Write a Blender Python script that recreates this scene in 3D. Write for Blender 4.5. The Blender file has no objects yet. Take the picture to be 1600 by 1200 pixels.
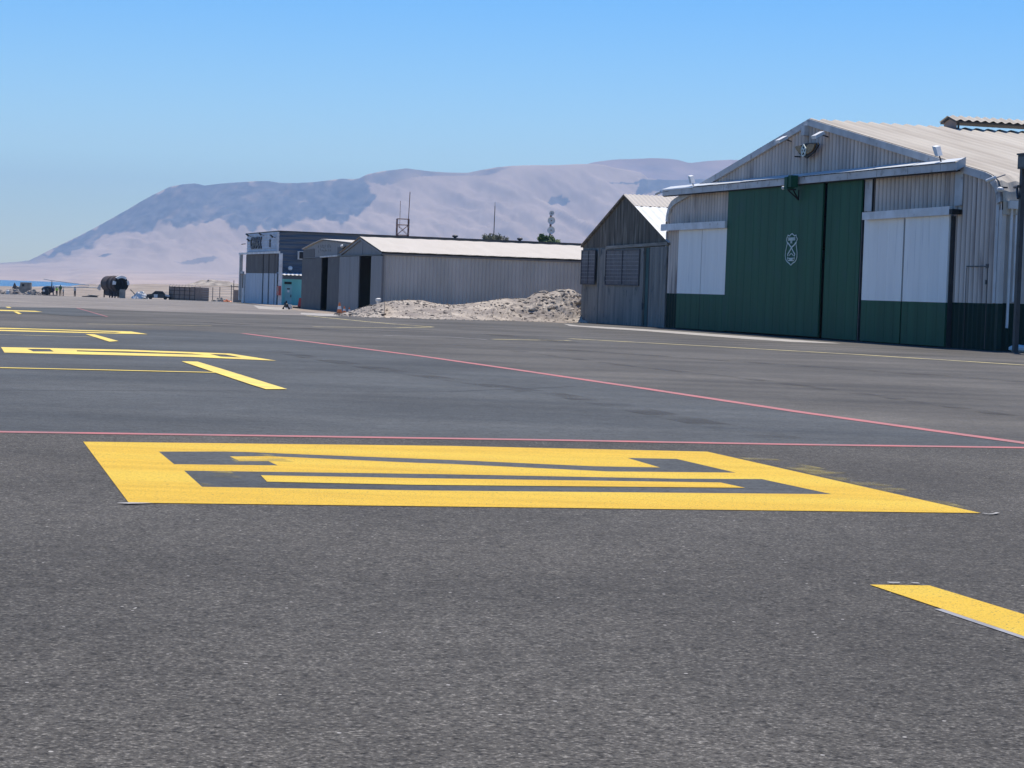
import bpy, bmesh, math, random
from mathutils import Vector, Matrix, noise
from mathutils.geometry import tessellate_polygon
random.seed(7)
R = math.radians
# ------------------------------------------------------------------ camera
F = 3559.0; H = 1.6; PITCH = math.atan(142.9 / F); ROLL = R(2.0)
scene = bpy.context.scene
COL = scene.collection
cam = bpy.data.objects.new('camera', bpy.data.cameras.new('camera'))
COL.objects.link(cam)
cam.data.sensor_width = 36.0
cam.data.lens = 36.0 * F / 1600
cam.data.clip_start = 0.1
cam.data.clip_end = 60000
_r = Vector((1, 0, 0)); _f = Vector((0, math.cos(PITCH), -math.sin(PITCH))); _u = _r.cross(_f)
_r2 = _r * math.cos(ROLL) + _u * math.sin(ROLL); _u2 = _u * math.cos(ROLL) - _r * math.sin(ROLL)
cam.matrix_world = Matrix(((_r2.x, _u2.x, -_f.x, 0), (_r2.y, _u2.y, -_f.y, 0), (_r2.z, _u2.z, -_f.z, H), (0, 0, 0, 1)))
scene.camera = cam
# ------------------------------------------------------------------ light
SUN_AZ, SUN_EL = 10.0, 66.0
w = bpy.data.worlds.new("World"); scene.world = w; w.use_nodes = True
nt = w.node_tree; nt.nodes.clear()
out = nt.nodes.new('ShaderNodeOutputWorld'); bg = nt.nodes.new('ShaderNodeBackground')
sky = nt.nodes.new('ShaderNodeTexSky'); sky.sky_type = 'NISHITA'; sky.sun_disc = False
sky.sun_elevation = R(SUN_EL); sky.sun_rotation = R(SUN_AZ)
sky.altitude = 0; sky.air_density = 1.0; sky.dust_density = 0.0; sky.ozone_density = 3.0
bg.inputs['Strength'].default_value = 0.092
hs = nt.nodes.new('ShaderNodeHueSaturation'); hs.inputs['Saturation'].default_value = 1.58; hs.inputs['Hue'].default_value = .507; nt.links.new(sky.outputs[0], hs.inputs['Color']); tm_ = nt.nodes.new('ShaderNodeMix'); tm_.data_type = 'RGBA'; tm_.blend_type = 'MULTIPLY'; tm_.inputs[0].default_value = 1.0; tm_.inputs[7].default_value = (.92, .97, 1.07, 1); nt.links.new(hs.outputs[0], tm_.inputs[6]); nt.links.new(tm_.outputs[2], bg.inputs['Color']); nt.links.new(bg.outputs[0], out.inputs[0])
sd = Vector((math.sin(R(SUN_AZ)) * math.cos(R(SUN_EL)), math.cos(R(SUN_AZ)) * math.cos(R(SUN_EL)), math.sin(R(SUN_EL))))
sl = bpy.data.lights.new('sun', 'SUN'); sl.energy = 4.1; sl.angle = R(0.5); sl.color = (1.0, 0.93, 0.83)
so = bpy.data.objects.new('sun', sl); so.rotation_euler = sd.to_track_quat('Z', 'Y').to_euler(); so.location = (0, 0, 50); COL.objects.link(so)
scene.view_settings.view_transform = 'Standard'; scene.view_settings.look = 'None'
scene.view_settings.gamma = 1.0; scene.view_settings.exposure = 0.55
HAZE_DENSITY = 0.000088
HAZE_COLOR = (0.43, 0.68, 1.0)

# ------------------------------------------------------------------ measuring
def hor(px): return 429 + .035 * px
def ray(px, py):
    u = (px - 800) / F; v = (600 - py) / F
    return _r2 * u + _u2 * v + _f
def gz(y):
    if y < 125: return 0.0
    if y < 238: return -.0040 * (y - 125)
    return -.452 - .0082 * (y - 238)
def gnd(px, py):
    d = ray(px, py); lo, hi = 1.0, 900.0
    for _ in range(50):
        m = (lo + hi) / 2
        if H + d.z * m > gz(d.y * m): lo = m
        else: hi = m
    return Vector((d.x * lo, d.y * lo, H + d.z * lo))
def at(px, py, depth):
    d = ray(px, py); return Vector((0, 0, H)) + d * (depth / d.y)
def lat(px, depth):       # ground point in the direction of a pixel column
    p = at(px, hor(px) + (H - gz(depth)) * F / depth, depth); p.z = gz(depth); return p

# ------------------------------------------------------------------ materials
def nodes_mat(name):
    m = bpy.data.materials.new(name); m.use_nodes = True
    return m, m.node_tree.nodes, m.node_tree.links, m.node_tree.nodes['Principled BSDF']
def c4(c): return (c[0], c[1], c[2], 1)
def pm(name, c1, c2=None, scale=2.0, rough=.8, bump=0., bscale=20., metal=0., stretch=(1, 1, 1), detail=6, lo=.35, hi=.65, spec=.4,
       rib=None, speck=None, c3=None, s3=1.0, st3=(1, 1, 1), lo3=.55, hi3=.7):
    m, N, L, b = nodes_mat(name)
    b.inputs['Roughness'].default_value = rough; b.inputs['Metallic'].default_value = metal
    b.inputs['Specular IOR Level'].default_value = spec
    if c2 is None: c2 = tuple(v * .85 for v in c1)
    tc = N.new('ShaderNodeTexCoord')
    def nz(sc, st, det=detail):
        mp = N.new('ShaderNodeMapping'); mp.inputs['Scale'].default_value = st
        n = N.new('ShaderNodeTexNoise'); n.inputs['Scale'].default_value = sc; n.inputs['Detail'].default_value = det
        L.new(tc.outputs['Object'], mp.inputs[0]); L.new(mp.outputs[0], n.inputs['Vector']); return n
    def rng(src, a, z):
        r = N.new('ShaderNodeMapRange'); r.inputs[1].default_value = a; r.inputs[2].default_value = z; L.new(src, r.inputs[0]); return r
    def mix(f, a, bb):
        x = N.new('ShaderNodeMix'); x.data_type = 'RGBA'; L.new(f, x.inputs[0])
        for s, i in ((a, 6), (bb, 7)):
            if isinstance(s, tuple): x.inputs[i].default_value = c4(s)
            else: L.new(s, x.inputs[i])
        return x.outputs[2]
    col = mix(rng(nz(scale, stretch).outputs[0], lo, hi).outputs[0], tuple(c1), tuple(c2))
    if c3: col = mix(rng(nz(s3, st3).outputs[0], lo3, hi3).outputs[0], col, tuple(c3))
    L.new(col, b.inputs['Base Color'])
    if speck:
        k_ = rng(nz(speck[0], (1, 1, 1), 4).outputs[0], speck[1], speck[2])
        if speck[3]: col = mix(k_.outputs[0], tuple(speck[3]), col); L.new(col, b.inputs['Base Color'])
        else: L.new(k_.outputs[0], b.inputs['Alpha'])
    if rib:      # shade painted into the valleys of the sheet to deepen the ribs (object y is the depth of the rib)
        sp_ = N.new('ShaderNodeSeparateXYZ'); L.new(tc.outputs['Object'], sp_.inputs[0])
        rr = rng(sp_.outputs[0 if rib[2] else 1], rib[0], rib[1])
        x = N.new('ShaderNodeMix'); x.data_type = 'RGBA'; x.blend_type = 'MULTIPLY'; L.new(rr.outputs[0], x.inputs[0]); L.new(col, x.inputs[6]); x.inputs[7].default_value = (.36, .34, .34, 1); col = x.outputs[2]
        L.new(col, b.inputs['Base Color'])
    if bump:
        n = nz(bscale, stretch, 4); bp = N.new('ShaderNodeBump'); bp.inputs['Strength'].default_value = bump
        bp.inputs['Distance'].default_value = .05; L.new(n.outputs[0], bp.inputs['Height']); L.new(bp.outputs[0], b.inputs['Normal'])
    return m
def asphalt(name, base, dark, light, patch, spk=.2, bump=.7, grain=75., streak=(.05, .4, 1), rough=.8, loc=.18):
    m, N, L, b = nodes_mat(name)
    tc = N.new('ShaderNodeTexCoord')
    def nz(sc, st=(1, 1, 1), det=3, rot=0):
        mp = N.new('ShaderNodeMapping'); mp.inputs['Scale'].default_value = st; mp.inputs['Rotation'].default_value = (0, 0, rot)
        n = N.new('ShaderNodeTexNoise'); n.inputs['Scale'].default_value = sc; n.inputs['Detail'].default_value = det
        L.new(tc.outputs['Object'], mp.inputs[0]); L.new(mp.outputs[0], n.inputs['Vector']); return n.outputs[0]
    def ramp(src, pts):
        r = N.new('ShaderNodeValToRGB'); L.new(src, r.inputs[0])
        e = r.color_ramp.elements
        while len(e) < len(pts): e.new(.5)
        for i, (p, c) in enumerate(pts): e[i].position = p; e[i].color = c4(c)
        return r.outputs[0]
    def mulc(a, bb, f=1.0):
        x = N.new('ShaderNodeMix'); x.data_type = 'RGBA'; x.blend_type = 'MULTIPLY'; x.inputs[0].default_value = f
        L.new(a, x.inputs[6]); L.new(bb, x.inputs[7]); return x.outputs[2]
    g = ramp(nz(grain, det=2), [(.30, dark), (.46, base), (.56, base), (.72, light)])
    med = ramp(nz(4.5, det=6), [(.3, (.84,) * 3), (.7, (1.12,) * 3)])
    big = ramp(nz(1.0, streak, 5, rot=-.15), [(.3, tuple(patch)), (.68, (1.14, 1.12, 1.1))])
    col = mulc(mulc(g, med), big)
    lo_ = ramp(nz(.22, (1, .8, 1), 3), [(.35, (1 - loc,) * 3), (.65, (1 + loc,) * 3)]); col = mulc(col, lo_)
    fine = ramp(nz(grain * .33, det=4), [(.34, (.55,) * 3), (.45, (.97,) * 3), (.58, (1.0,) * 3), (.70, (1.22,) * 3)]); col = mulc(col, fine)
    # scattered pale chips, doubling as painted sparkle of sunlit grains
    v = N.new('ShaderNodeTexVoronoi'); v.inputs['Scale'].default_value = 14; L.new(tc.outputs['Object'], v.inputs['Vector'])
    lt = N.new('ShaderNodeMath'); lt.operation = 'LESS_THAN'; lt.inputs[1].default_value = spk * .6; L.new(v.outputs['Distance'], lt.inputs[0])
    sep = N.new('ShaderNodeSeparateColor'); L.new(v.outputs['Color'], sep.inputs[0])
    gt = N.new('ShaderNodeMath'); gt.operation = 'GREATER_THAN'; gt.inputs[1].default_value = .955; L.new(sep.outputs[0], gt.inputs[0])
    mu = N.new('ShaderNodeMath'); mu.operation = 'MULTIPLY'; L.new(lt.outputs[0], mu.inputs[0]); L.new(gt.outputs[0], mu.inputs[1])
    x = N.new('ShaderNodeMix'); x.data_type = 'RGBA'; L.new(mu.outputs[0], x.inputs[0]); L.new(col, x.inputs[6]); x.inputs[7].default_value = (.42, .4, .37, 1)
    L.new(x.outputs[2], b.inputs['Base Color'])
    b.inputs['Roughness'].default_value = rough; b.inputs['Specular IOR Level'].default_value = .12
    bp = N.new('ShaderNodeBump'); bp.inputs['Strength'].default_value = bump; bp.inputs['Distance'].default_value = .012
    L.new(nz(grain * .8, det=3), bp.inputs['Height']); L.new(bp.outputs[0], b.inputs['Normal'])
    return m

M = {}
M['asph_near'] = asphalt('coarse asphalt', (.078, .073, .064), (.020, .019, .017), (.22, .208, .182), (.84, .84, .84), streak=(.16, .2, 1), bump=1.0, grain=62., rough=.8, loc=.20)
M['asph_new'] = asphalt('new bluish asphalt', (.077, .082, .082), (.056, .060, .060), (.103, .108, .108), (.84, .86, .88), bump=.25, spk=.12, streak=(.05, .6, 1))
M['asph_old'] = asphalt('worn brownish asphalt', (.104, .098, .086), (.073, .069, .061), (.142, .133, .117), (.70, .71, .73), bump=.3, spk=.12, streak=(.035, .45, 1))
M['asph_dust'] = asphalt('dusty taxiway', (.235, .212, .185), (.17, .155, .138), (.31, .28, .245), (.66, .67, .70), bump=.3, streak=(.05, .16, 1))
M['yellow'] = pm('yellow road paint', (.86, .55, .06), (.76, .47, .05), 2.2, .75, .7, 80, spec=.15, c3=(.84, .57, .07), s3=.5, st3=(.12, 1.7, 1), lo3=.45, hi3=.62, stretch=(.3, 1.6, 1), speck=(60., .31, .41, (.20, .15, .07)))
M['overspray'] = pm('thin yellow overspray', (.30, .24, .06), (.42, .33, .08), 2.0, .8, speck=(1.6, .52, .80, None))
M['yellow_far'] = pm('bright yellow road paint', (.82, .61, .07), (.64, .46, .08), 1.5, .6)
M['yellow_pale'] = pm('worn pale yellow paint', (.66, .56, .25), (.36, .32, .2), 1.2, .7, lo=.48, hi=.66)
M['red_paint'] = pm('faded red paint', (.44, .12, .115), (.30, .12, .115), 1.8, .7, .3, 60)
M['white_line'] = pm('worn white paint', (.55, .54, .5), (.25, .24, .22), 2., .7)
M['grey_line'] = pm('grey sealer line', (.3, .3, .31), (.2, .2, .21), 6, .7)
M['concrete'] = pm('pale concrete apron', (.40, .37, .325), (.27, .25, .22), 1.3, .85, .3, 12)
M['sand'] = pm('desert sand', (.33, .27, .21), (.21, .17, .135), .09, .95, .5, 3., c3=(.20, .165, .13), s3=.35, lo3=.56, hi3=.66)
M['dirt'] = pm('rubbly dirt', (.46, .40, .325), (.25, .215, .185), .5, .95, .8, 6., c3=(.12, .10, .085), s3=1.3, lo3=.60, hi3=.70, detail=9)
M['rock'] = pm('pale rock', (.44, .39, .32), (.26, .22, .18), 2.0, .95, .6, 12)
M['rock_dark'] = pm('dark rock', (.16, .13, .105), (.08, .065, .055), 2.0, .95, .6, 12)
M['zinc_side'] = pm('weathered galvanised side sheet', (.64, .60, .56), (.50, .46, .42), .5, .6)
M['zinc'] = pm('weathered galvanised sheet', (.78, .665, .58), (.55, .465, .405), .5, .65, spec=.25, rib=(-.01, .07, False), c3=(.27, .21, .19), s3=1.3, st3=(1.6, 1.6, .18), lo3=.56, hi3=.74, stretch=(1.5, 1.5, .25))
M['zinc_plain'] = pm('flat galvanised trim', (.56, .55, .54), (.42, .41, .40), 1.2, .5, c3=(.24, .20, .18), s3=2.4, lo3=.6, hi3=.75)
M['trim_white'] = pm('off white painted trim', (.76, .76, .75), (.58, .57, .55), 1.4, .55, c3=(.3, .26, .23), s3=3.2, lo3=.64, hi3=.78)
M['white'] = pm('white door paint', (.90, .87, .81), (.83, .80, .75), .8, .6, bump=.25, bscale=.8, stretch=(2.5, 2.5, .2), c3=(.5, .5, .5), s3=1.6, st3=(2, 2, .15), lo3=.62, hi3=.8)
M['green'] = pm('dark green door paint', (.016, .098, .050), (.012, .078, .040), .9, .6, bump=.25, bscale=.8, spec=.2, stretch=(2.2, 2.2, .22), c3=(.018, .086, .056), s3=.9, lo3=.55, hi3=.75)
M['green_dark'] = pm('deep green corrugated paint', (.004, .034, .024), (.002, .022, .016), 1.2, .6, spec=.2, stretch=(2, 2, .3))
M['black'] = pm('black', (.01, .01, .012), (.006, .006, .007), 2, .7)
M['interior'] = pm('dark interior lining', (.02, .02, .022), None, 2, .9)
M['roof_beige'] = pm('sun bleached roof sheet', (.52, .475, .40), (.40, .355, .295), .9, .8, spec=.15, stretch=(.12, 1.2, .12), c3=(.33, .225, .18), s3=.5, st3=(.03, 1.1, .03), lo3=.60, hi3=.66)
M['roof_pale'] = pm('pale pinkish roof paint', (.55, .505, .44), (.52, .475, .41), .6, .85, spec=.1, stretch=(1, 2, 1))
M['roof_white'] = pm('white translucent roof sheet', (.60, .62, .62), (.52, .54, .53), 1.6, .5)
M['shed_wood'] = pm('weathered dark sheet', (.185, .160, .125), (.070, .060, .047), 1.6, .9, .3, 14, stretch=(2.6, 2.6, .22), c3=(.27, .245, .205), s3=1.6, st3=(2.2, 2.2, .3), lo3=.55, hi3=.7)
M['shed_door'] = pm('weathered blue grey boards', (.26, .245, .215), (.155, .15, .138), 1.2, .8, .3, 14, stretch=(2.4, 2.4, .25), c3=(.055, .065, .07), s3=2.2, st3=(1.2, 1.2, .6), lo3=.60, hi3=.72)
M['shed_green'] = pm('faded green board', (.05, .12, .11), (.03, .08, .075), 1, .8)
M['shed_beam'] = pm('bleached timber', (.30, .28, .24), (.17, .155, .13), 2, .85, stretch=(.4, 1, 3))
M['glass_dark'] = pm('grimy window glass', (.035, .036, .045), (.07, .07, .078), 3, .35)
M['grey_door'] = pm('slate grey sheet', (.20, .195, .195), (.165, .16, .16), .8, .6, stretch=(2, 2, .3))
M['grey_door2'] = pm('lighter slate grey sheet', (.245, .24, .24), (.205, .20, .20), .8, .6, stretch=(2, 2, .3))
M['grey_wall'] = pm('grey corrugated paint', (.54, .495, .445), (.44, .405, .36), .8, .6, stretch=(1, 1, .4))
M['dark_sheet'] = pm('dark brownish sheet', (.085, .08, .08), (.06, .057, .06), .9, .7, c3=(.13, .12, .115), s3=1.5, lo3=.6, hi3=.75)
M['navy_wall'] = pm('blue grey metal cladding', (.060, .082, .115), (.085, .11, .145), 1.2, .45, stretch=(.15, .15, 2.5))
M['siding'] = pm('pale grey siding', (.58, .60, .63), (.44, .46, .49), 1.2, .6, stretch=(.5, .5, 2))
M['brown_sheet'] = pm('brown grey sheet', (.17, .155, .14), (.12, .108, .1), 1.5, .7, stretch=(2, 2, .3))
M['bluedoor'] = pm('pale blue door paint', (.50, .55, .60), (.42, .465, .51), .9, .6, stretch=(1.5, 1.5, .3))
M['teal'] = pm('turquoise wall paint', (.17, .52, .50), (.13, .44, .43), 1.2, .7, stretch=(1.6, 1.6, .3))
M['teal_light'] = pm('pale turquoise door paint', (.25, .50, .52), (.19, .42, .44), 1.2, .6)
M['navy'] = pm('dark navy lettering', (.012, .013, .035), None, 2, .5)
M['red'] = pm('red paint', (.45, .06, .05), (.3, .05, .045), 3, .5)
M['orange'] = pm('orange plastic', (.75, .22, .06), (.6, .17, .05), 3, .5)
M['cone_white'] = pm('white plastic', (.75, .72, .66), None, 3, .5)
M['white_sun'] = pm('clean white paint', (.75, .75, .73), (.62, .62, .6), 3, .5)
M['rust'] = pm('rusty burnt metal', (.05, .030, .024), (.028, .02, .02), 1.5, .8, c3=(.10, .045, .03), s3=2, lo3=.56, hi3=.7)
M['lattice'] = pm('red brown lattice steel', (.16, .07, .06), (.10, .06, .055), 2, .6)
M['steel_dark'] = pm('dark steel', (.045, .048, .052), (.03, .03, .034), 3, .5)
M['steel'] = pm('galvanised steel', (.35, .36, .37), (.25, .25, .26), 3, .4, metal=.3)
M['brick'] = pm('brown slats', (.36, .265, .21), (.24, .18, .145), 2, .9, stretch=(6, 6, .5))
M['ruin'] = pm('crumbling concrete', (.36, .32, .26), (.22, .195, .165), 1.2, .95, .8, 5)
M['leaf'] = pm('green leaves', (.085, .15, .03), (.045, .085, .02), 4, .7)
M['leaf_dry'] = pm('dry grey green leaves', (.13, .14, .085), (.08, .085, .055), 4, .8)
M['old_glass'] = pm('dusty old glass', (.10, .095, .105), (.06, .058, .066), 2, .5)
M['bark'] = pm('bark', (.16, .12, .09), None, 6, .9)
M['gold'] = pm('bronze feather paint', (.34, .21, .08), (.19, .12, .05), 9, .5)
M['emblem_white'] = pm('pale green emblem paint', (.66, .76, .72), None, 5, .5)
M['emblem_back'] = pm('dark emblem board', (.02, .02, .02), None, 5, .6)
M['skin'] = pm('skin', (.34, .19, .13), None, 5, .6)
M['hair'] = pm('dark hair', (.02, .015, .012), None, 5, .7)
M['glass'] = pm('dark canopy glass', (.03, .035, .045), None, 3, .15)
M['rubber'] = pm('black rubber', (.02, .02, .02), None, 5, .9)

# ------------------------------------------------------------------ mesh helpers
def tag(o, label=None, cat=None, group=None, kind=None):
    if label: o['label'] = label
    if cat: o['category'] = cat
    if group: o['group'] = group
    if kind: o['kind'] = kind
    return o
def empty(name, loc, rz=0.0, label=None, cat=None, group=None):
    o = bpy.data.objects.new(name, None); COL.objects.link(o); o.location = loc; o.rotation_euler = (0, 0, rz)
    o.empty_display_size = .1
    return tag(o, label, cat, group)
def boxes(name, mat, parent, lst):
    for b_ in lst: MB().box(*b_).build(name, mat, parent)
class MB:
    def __init__(s): s.v = []; s.f = []; s.mi = []; s.m = 0; s.smooth = False
    def add(s, vs, fs):
        b = len(s.v); s.v += [tuple(p) for p in vs]
        for f in fs: s.f.append([b + i for i in f]); s.mi.append(s.m)
    def box(s, x0, x1, y0, y1, z0, z1):
        s.add([(x0, y0, z0), (x1, y0, z0), (x1, y1, z0), (x0, y1, z0), (x0, y0, z1), (x1, y0, z1), (x1, y1, z1), (x0, y1, z1)],
              [(0, 3, 2, 1), (4, 5, 6, 7), (0, 1, 5, 4), (1, 2, 6, 5), (2, 3, 7, 6), (3, 0, 4, 7)]); return s
    def hexa(s, a, b):   # two matching quads
        s.add(list(a) + list(b), [(0, 3, 2, 1), (4, 5, 6, 7), (0, 1, 5, 4), (1, 2, 6, 5), (2, 3, 7, 6), (3, 0, 4, 7)]); return s
    def prism(s, pts, y0, y1):  # polygon in xz extruded in y
        n = len(pts)
        vs = [(x, y0, z) for x, z in pts] + [(x, y1, z) for x, z in pts]
        tri = tessellate_polygon([[Vector((x, z, 0)) for x, z in pts]])
        fs = [tuple(t) for t in tri] + [tuple(n + i for i in reversed(t)) for t in tri] + [(i, (i + 1) % n, n + (i + 1) % n, n + i) for i in range(n)]
        s.add(vs, fs); return s
    def tube(s, pts, r, n=8, cap=True):
        pts = [Vector(p) for p in pts]; rs = r if isinstance(r, (list, tuple)) else [r] * len(pts)
        vs = []; fs = []
        for i, p in enumerate(pts):
            d = (pts[min(i + 1, len(pts) - 1)] - pts[max(i - 1, 0)]).normalized()
            a = d.cross(Vector((0, 0, 1)) if abs(d.z) < .9 else Vector((1, 0, 0))).normalized(); b = d.cross(a)
            for k in range(n):
                t = 2 * math.pi * k / n; vs.append(p + (a * math.cos(t) + b * math.sin(t)) * rs[i])
        for i in range(len(pts) - 1):
            for k in range(n): fs.append((i * n + k, i * n + (k + 1) % n, (i + 1) * n + (k + 1) % n, (i + 1) * n + k))
        if cap: fs += [tuple(range(n)), tuple(range(len(vs) - n, len(vs)))[::-1]]
        s.add(vs, fs); return s
    def ball(s, c, r, n=10, m=7):
        rx, ry, rz = r if isinstance(r, (tuple, list)) else (r, r, r)
        vs = []; fs = []
        for j in range(m + 1):
            ph = math.pi * j / m
            for k in range(n):
                t = 2 * math.pi * k / n
                vs.append((c[0] + rx * math.sin(ph) * math.cos(t), c[1] + ry * math.sin(ph) * math.sin(t), c[2] + rz * math.cos(ph)))
        for j in range(m):
            for k in range(n): fs.append((j * n + k, (j + 1) * n + k, (j + 1) * n + (k + 1) % n, j * n + (k + 1) % n))
        s.add(vs, fs); return s
    def corrx(s, x0, x1, y, zb, zt, pitch=.33, amp=.03, k=6, shape=0):  # sheet on the xz plane, ribs vertical
        n = max(2, int((x1 - x0) / pitch * k)); vs = []; fs = []
        for i in range(n + 1):
            x = x0 + (x1 - x0) * i / n; c = math.cos(2 * math.pi * x / pitch)
            if shape: c = max(-1, min(1, c * 2.2))
            yy = y - amp * c
            a = zb(x) if callable(zb) else zb; b = zt(x) if callable(zt) else zt
            vs += [(x, yy, a), (x, yy, max(b, a + .001))]
        for i in range(n): fs.append((2 * i, 2 * i + 2, 2 * i + 3, 2 * i + 1))
        s.add(vs, fs); return s
    def corry(s, y0, y1, x, zb, zt, pitch=.33, amp=.03, k=6, sgn=1):
        n = max(2, int((y1 - y0) / pitch * k)); vs = []; fs = []
        for i in range(n + 1):
            y = y0 + (y1 - y0) * i / n; xx = x + sgn * amp * math.cos(2 * math.pi * y / pitch)
            vs += [(xx, y, zb), (xx, y, zt)]
        for i in range(n): fs.append((2 * i, 2 * i + 2, 2 * i + 3, 2 * i + 1))
        s.add(vs, fs); return s
    def roofsheet(s, prof, y0, y1, pitch=.33, amp=.025, k=6, thick=.0):
        n = max(2, int((y1 - y0) / pitch * k)); q = len(prof); vs = []; fs = []
        nm = []
        for i in range(q):
            a = prof[max(0, i - 1)]; b = prof[min(q - 1, i + 1)]
            dx, dz = b[0] - a[0], b[1] - a[1]; l = math.hypot(dx, dz); nm.append((-dz / l, dx / l))
        for j in range(n + 1):
            y = y0 + (y1 - y0) * j / n; o = amp * math.cos(2 * math.pi * y / pitch)
            for i, (x, z) in enumerate(prof): vs.append((x + nm[i][0] * o, y, z + nm[i][1] * o))
        for j in range(n):
            for i in range(q - 1): fs.append((j * q + i, j * q + i + 1, (j + 1) * q + i + 1, (j + 1) * q + i))
        s.add(vs, fs); return s
    def strip(s, prof, drop, y0, y1):  # trim band following a profile
        for (xa, za), (xb, zb) in zip(prof[:-1], prof[1:]):
            dx, dz = xb - xa, zb - za; l = math.hypot(dx, dz); nx, nz = dz / l * drop, -dx / l * drop
            a = [(xa, y0, za), (xb, y0, zb), (xb + nx, y0, zb + nz), (xa + nx, y0, za + nz)]
            s.hexa(a, [(p[0], y1, p[2]) for p in a])
        return s
    def build(s, name, mats, parent=None, smooth=False):
        me = bpy.data.meshes.new(name); me.from_pydata(s.v, [], s.f)
        if not isinstance(mats, (list, tuple)): mats = [mats]
        for m in mats: me.materials.append(M[m] if isinstance(m, str) else m)
        me.polygons.foreach_set('material_index', s.mi)
        if smooth: me.polygons.foreach_set('use_smooth', [True] * len(s.f))
        bm = bmesh.new(); bm.from_mesh(me); bmesh.ops.recalc_face_normals(bm, faces=bm.faces); bm.to_mesh(me); bm.free()
        o = bpy.data.objects.new(name, me); COL.objects.link(o)
        if parent: o.parent = parent
        return o
def text_mesh(name, body, size, mat, parent, loc, rot=(math.pi / 2, 0, 0), ext=.01, sx=1.0, bold=0.0):
    cu = bpy.data.curves.new(name, 'FONT'); cu.body = body; cu.size = size; cu.align_x = 'CENTER'; cu.align_y = 'CENTER'; cu.extrude = ext; cu.offset = bold
    t = bpy.data.objects.new(name, cu); COL.objects.link(t)
    dg = bpy.context.evaluated_depsgraph_get(); me = bpy.data.meshes.new_from_object(t.evaluated_get(dg))
    bpy.data.objects.remove(t); me.materials.clear(); me.materials.append(M[mat])
    o = bpy.data.objects.new(name, me); COL.objects.link(o); o.parent = parent; o.location = loc; o.rotation_euler = rot; o.scale = (sx, 1, 1)
    return o

# ------------------------------------------------------------------ setting: ground, sea, mountains
CREST = [(-400, -1.5), (-130, -1.9), (-125, -1.7), (-118, -1.2), (-113, -.35), (-108, -.7), (-100, -.25), (-96, -.1), (-88, .2), (-80, .9), (-77, 1.1), (-70, .8), (-50, .5), (300, .5)]
def interp(tab, x):
    if x <= tab[0][0]: return tab[0][1]
    for (a, b), (c, d) in zip(tab[:-1], tab[1:]):
        if x <= c:
            t = (x - a) / (c - a); return b + (d - b) * t
    return tab[-1][1]
def terrain(x, y):
    if y < 396: return gz(y)
    g4 = gz(396)
    xs = x * 600 / max(y, 1)
    n = noise.fractal(Vector((x * .035, y * .02, 0)), 1.0, 2.0, 5)
    if y < 600:
        t = (y - 396) / 204; return g4 + (interp(CREST, xs) - g4) * (t ** 1.3) + n * .7 * min(1, t * 3)
    t = min(1, (y - 600) / 750); t = t * t * (3 - 2 * t)
    return interp(CREST, xs) + (-14 - interp(CREST, xs)) * t + n * .7 * (1 - t)
ys = [-300, -100, -30, 0, 55, 125, 174, 238, 300, 350, 380, 396] + [396 + 8 * i for i in range(1, 36)] + [700, 740, 800, 860, 930, 1000, 1100, 1200, 1350, 1500]
xs = [-1500, -900, -600, -450, -350, -300] + [-300 + 4 * i for i in range(1, 64)] + [-30, 0, 60, 140, 300, 600, 1000, 1500]
mb = MB(); mb.add([(x, y, terrain(x, y)) for y in ys for x in xs],
                  [(j * len(xs) + i, j * len(xs) + i + 1, (j + 1) * len(xs) + i + 1, (j + 1) * len(xs) + i) for j in range(len(ys) - 1) for i in range(len(xs) - 1)])
tag(mb.build('ground', 'sand', smooth=True), kind='structure')

def sheet(name, pts, lift, mat, holes=(), kind='structure', world=False):
    loops = [pts] + list(holes)
    L3 = [[(Vector((p[0], p[1], 0)) if world else gnd(*p)) for p in l] for l in loops]
    for l in L3:
        for p in l: p.z = 0
    flat = [p for l in L3 for p in l]
    tri = tessellate_polygon(L3)
    bm = bmesh.new(); vs = [bm.verts.new(p) for p in flat]
    for t in tri:
        try: bm.faces.new([vs[i] for i in t])
        except ValueError: pass
    for yy in (125, 238):
        bmesh.ops.bisect_plane(bm, geom=bm.verts[:] + bm.edges[:] + bm.faces[:], plane_co=(0, yy, 0), plane_no=(0, 1, 0))
    for v in bm.verts: v.co.z = gz(v.co.y) + lift
    bmesh.ops.recalc_face_normals(bm, faces=bm.faces)
    for f in bm.faces:
        if f.normal.z < 0: f.normal_flip()
    me = bpy.data.meshes.new(name); bm.to_mesh(me); bm.free(); me.materials.append(M[mat])
    o = bpy.data.objects.new(name, me); COL.objects.link(o)
    if kind: o['kind'] = kind
    return o
def line(name, pts, wpx, lift, mat, wm=None):   # painted stripe of wm metres wide
    P = [gnd(*p) for p in pts]; L_, R_ = [], []
    for i, p in enumerate(P):
        d = P[min(i + 1, len(P) - 1)] - P[max(i - 1, 0)]; d.z = 0; d.normalize(); nrm = Vector((-d.y, d.x, 0)) * wm / 2
        L_.append(tuple((p + nrm)[:2])); R_.append(tuple((p - nrm)[:2]))
    return sheet(name, L_ + R_[::-1], lift, mat, world=True)

# apron sheets
far_left = [gnd(-260, 463.5), gnd(0, 464), gnd(120, 464), gnd(200, 468), gnd(300, 468), gnd(372, 472)]
ap = [(-220, -60), (-220, 370)] + [(p.x, min(p.y, 392)) for p in (lat(-200, 390), lat(60, 390), lat(180, 388), lat(300, 384), lat(345, 380), lat(372, 260))]
ap += [tuple(gnd(480, 487.5)[:2]), tuple(gnd(526, 492.5)[:2]), tuple(gnd(560, 495.5)[:2]), tuple(gnd(700, 499.5)[:2]), tuple(gnd(800, 501.5)[:2]), tuple(gnd(880, 504.5)[:2]), (5, 138), (60, 150), (60, -60)]
sheet('apron', ap, .004, 'asph_old', world=True)
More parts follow.
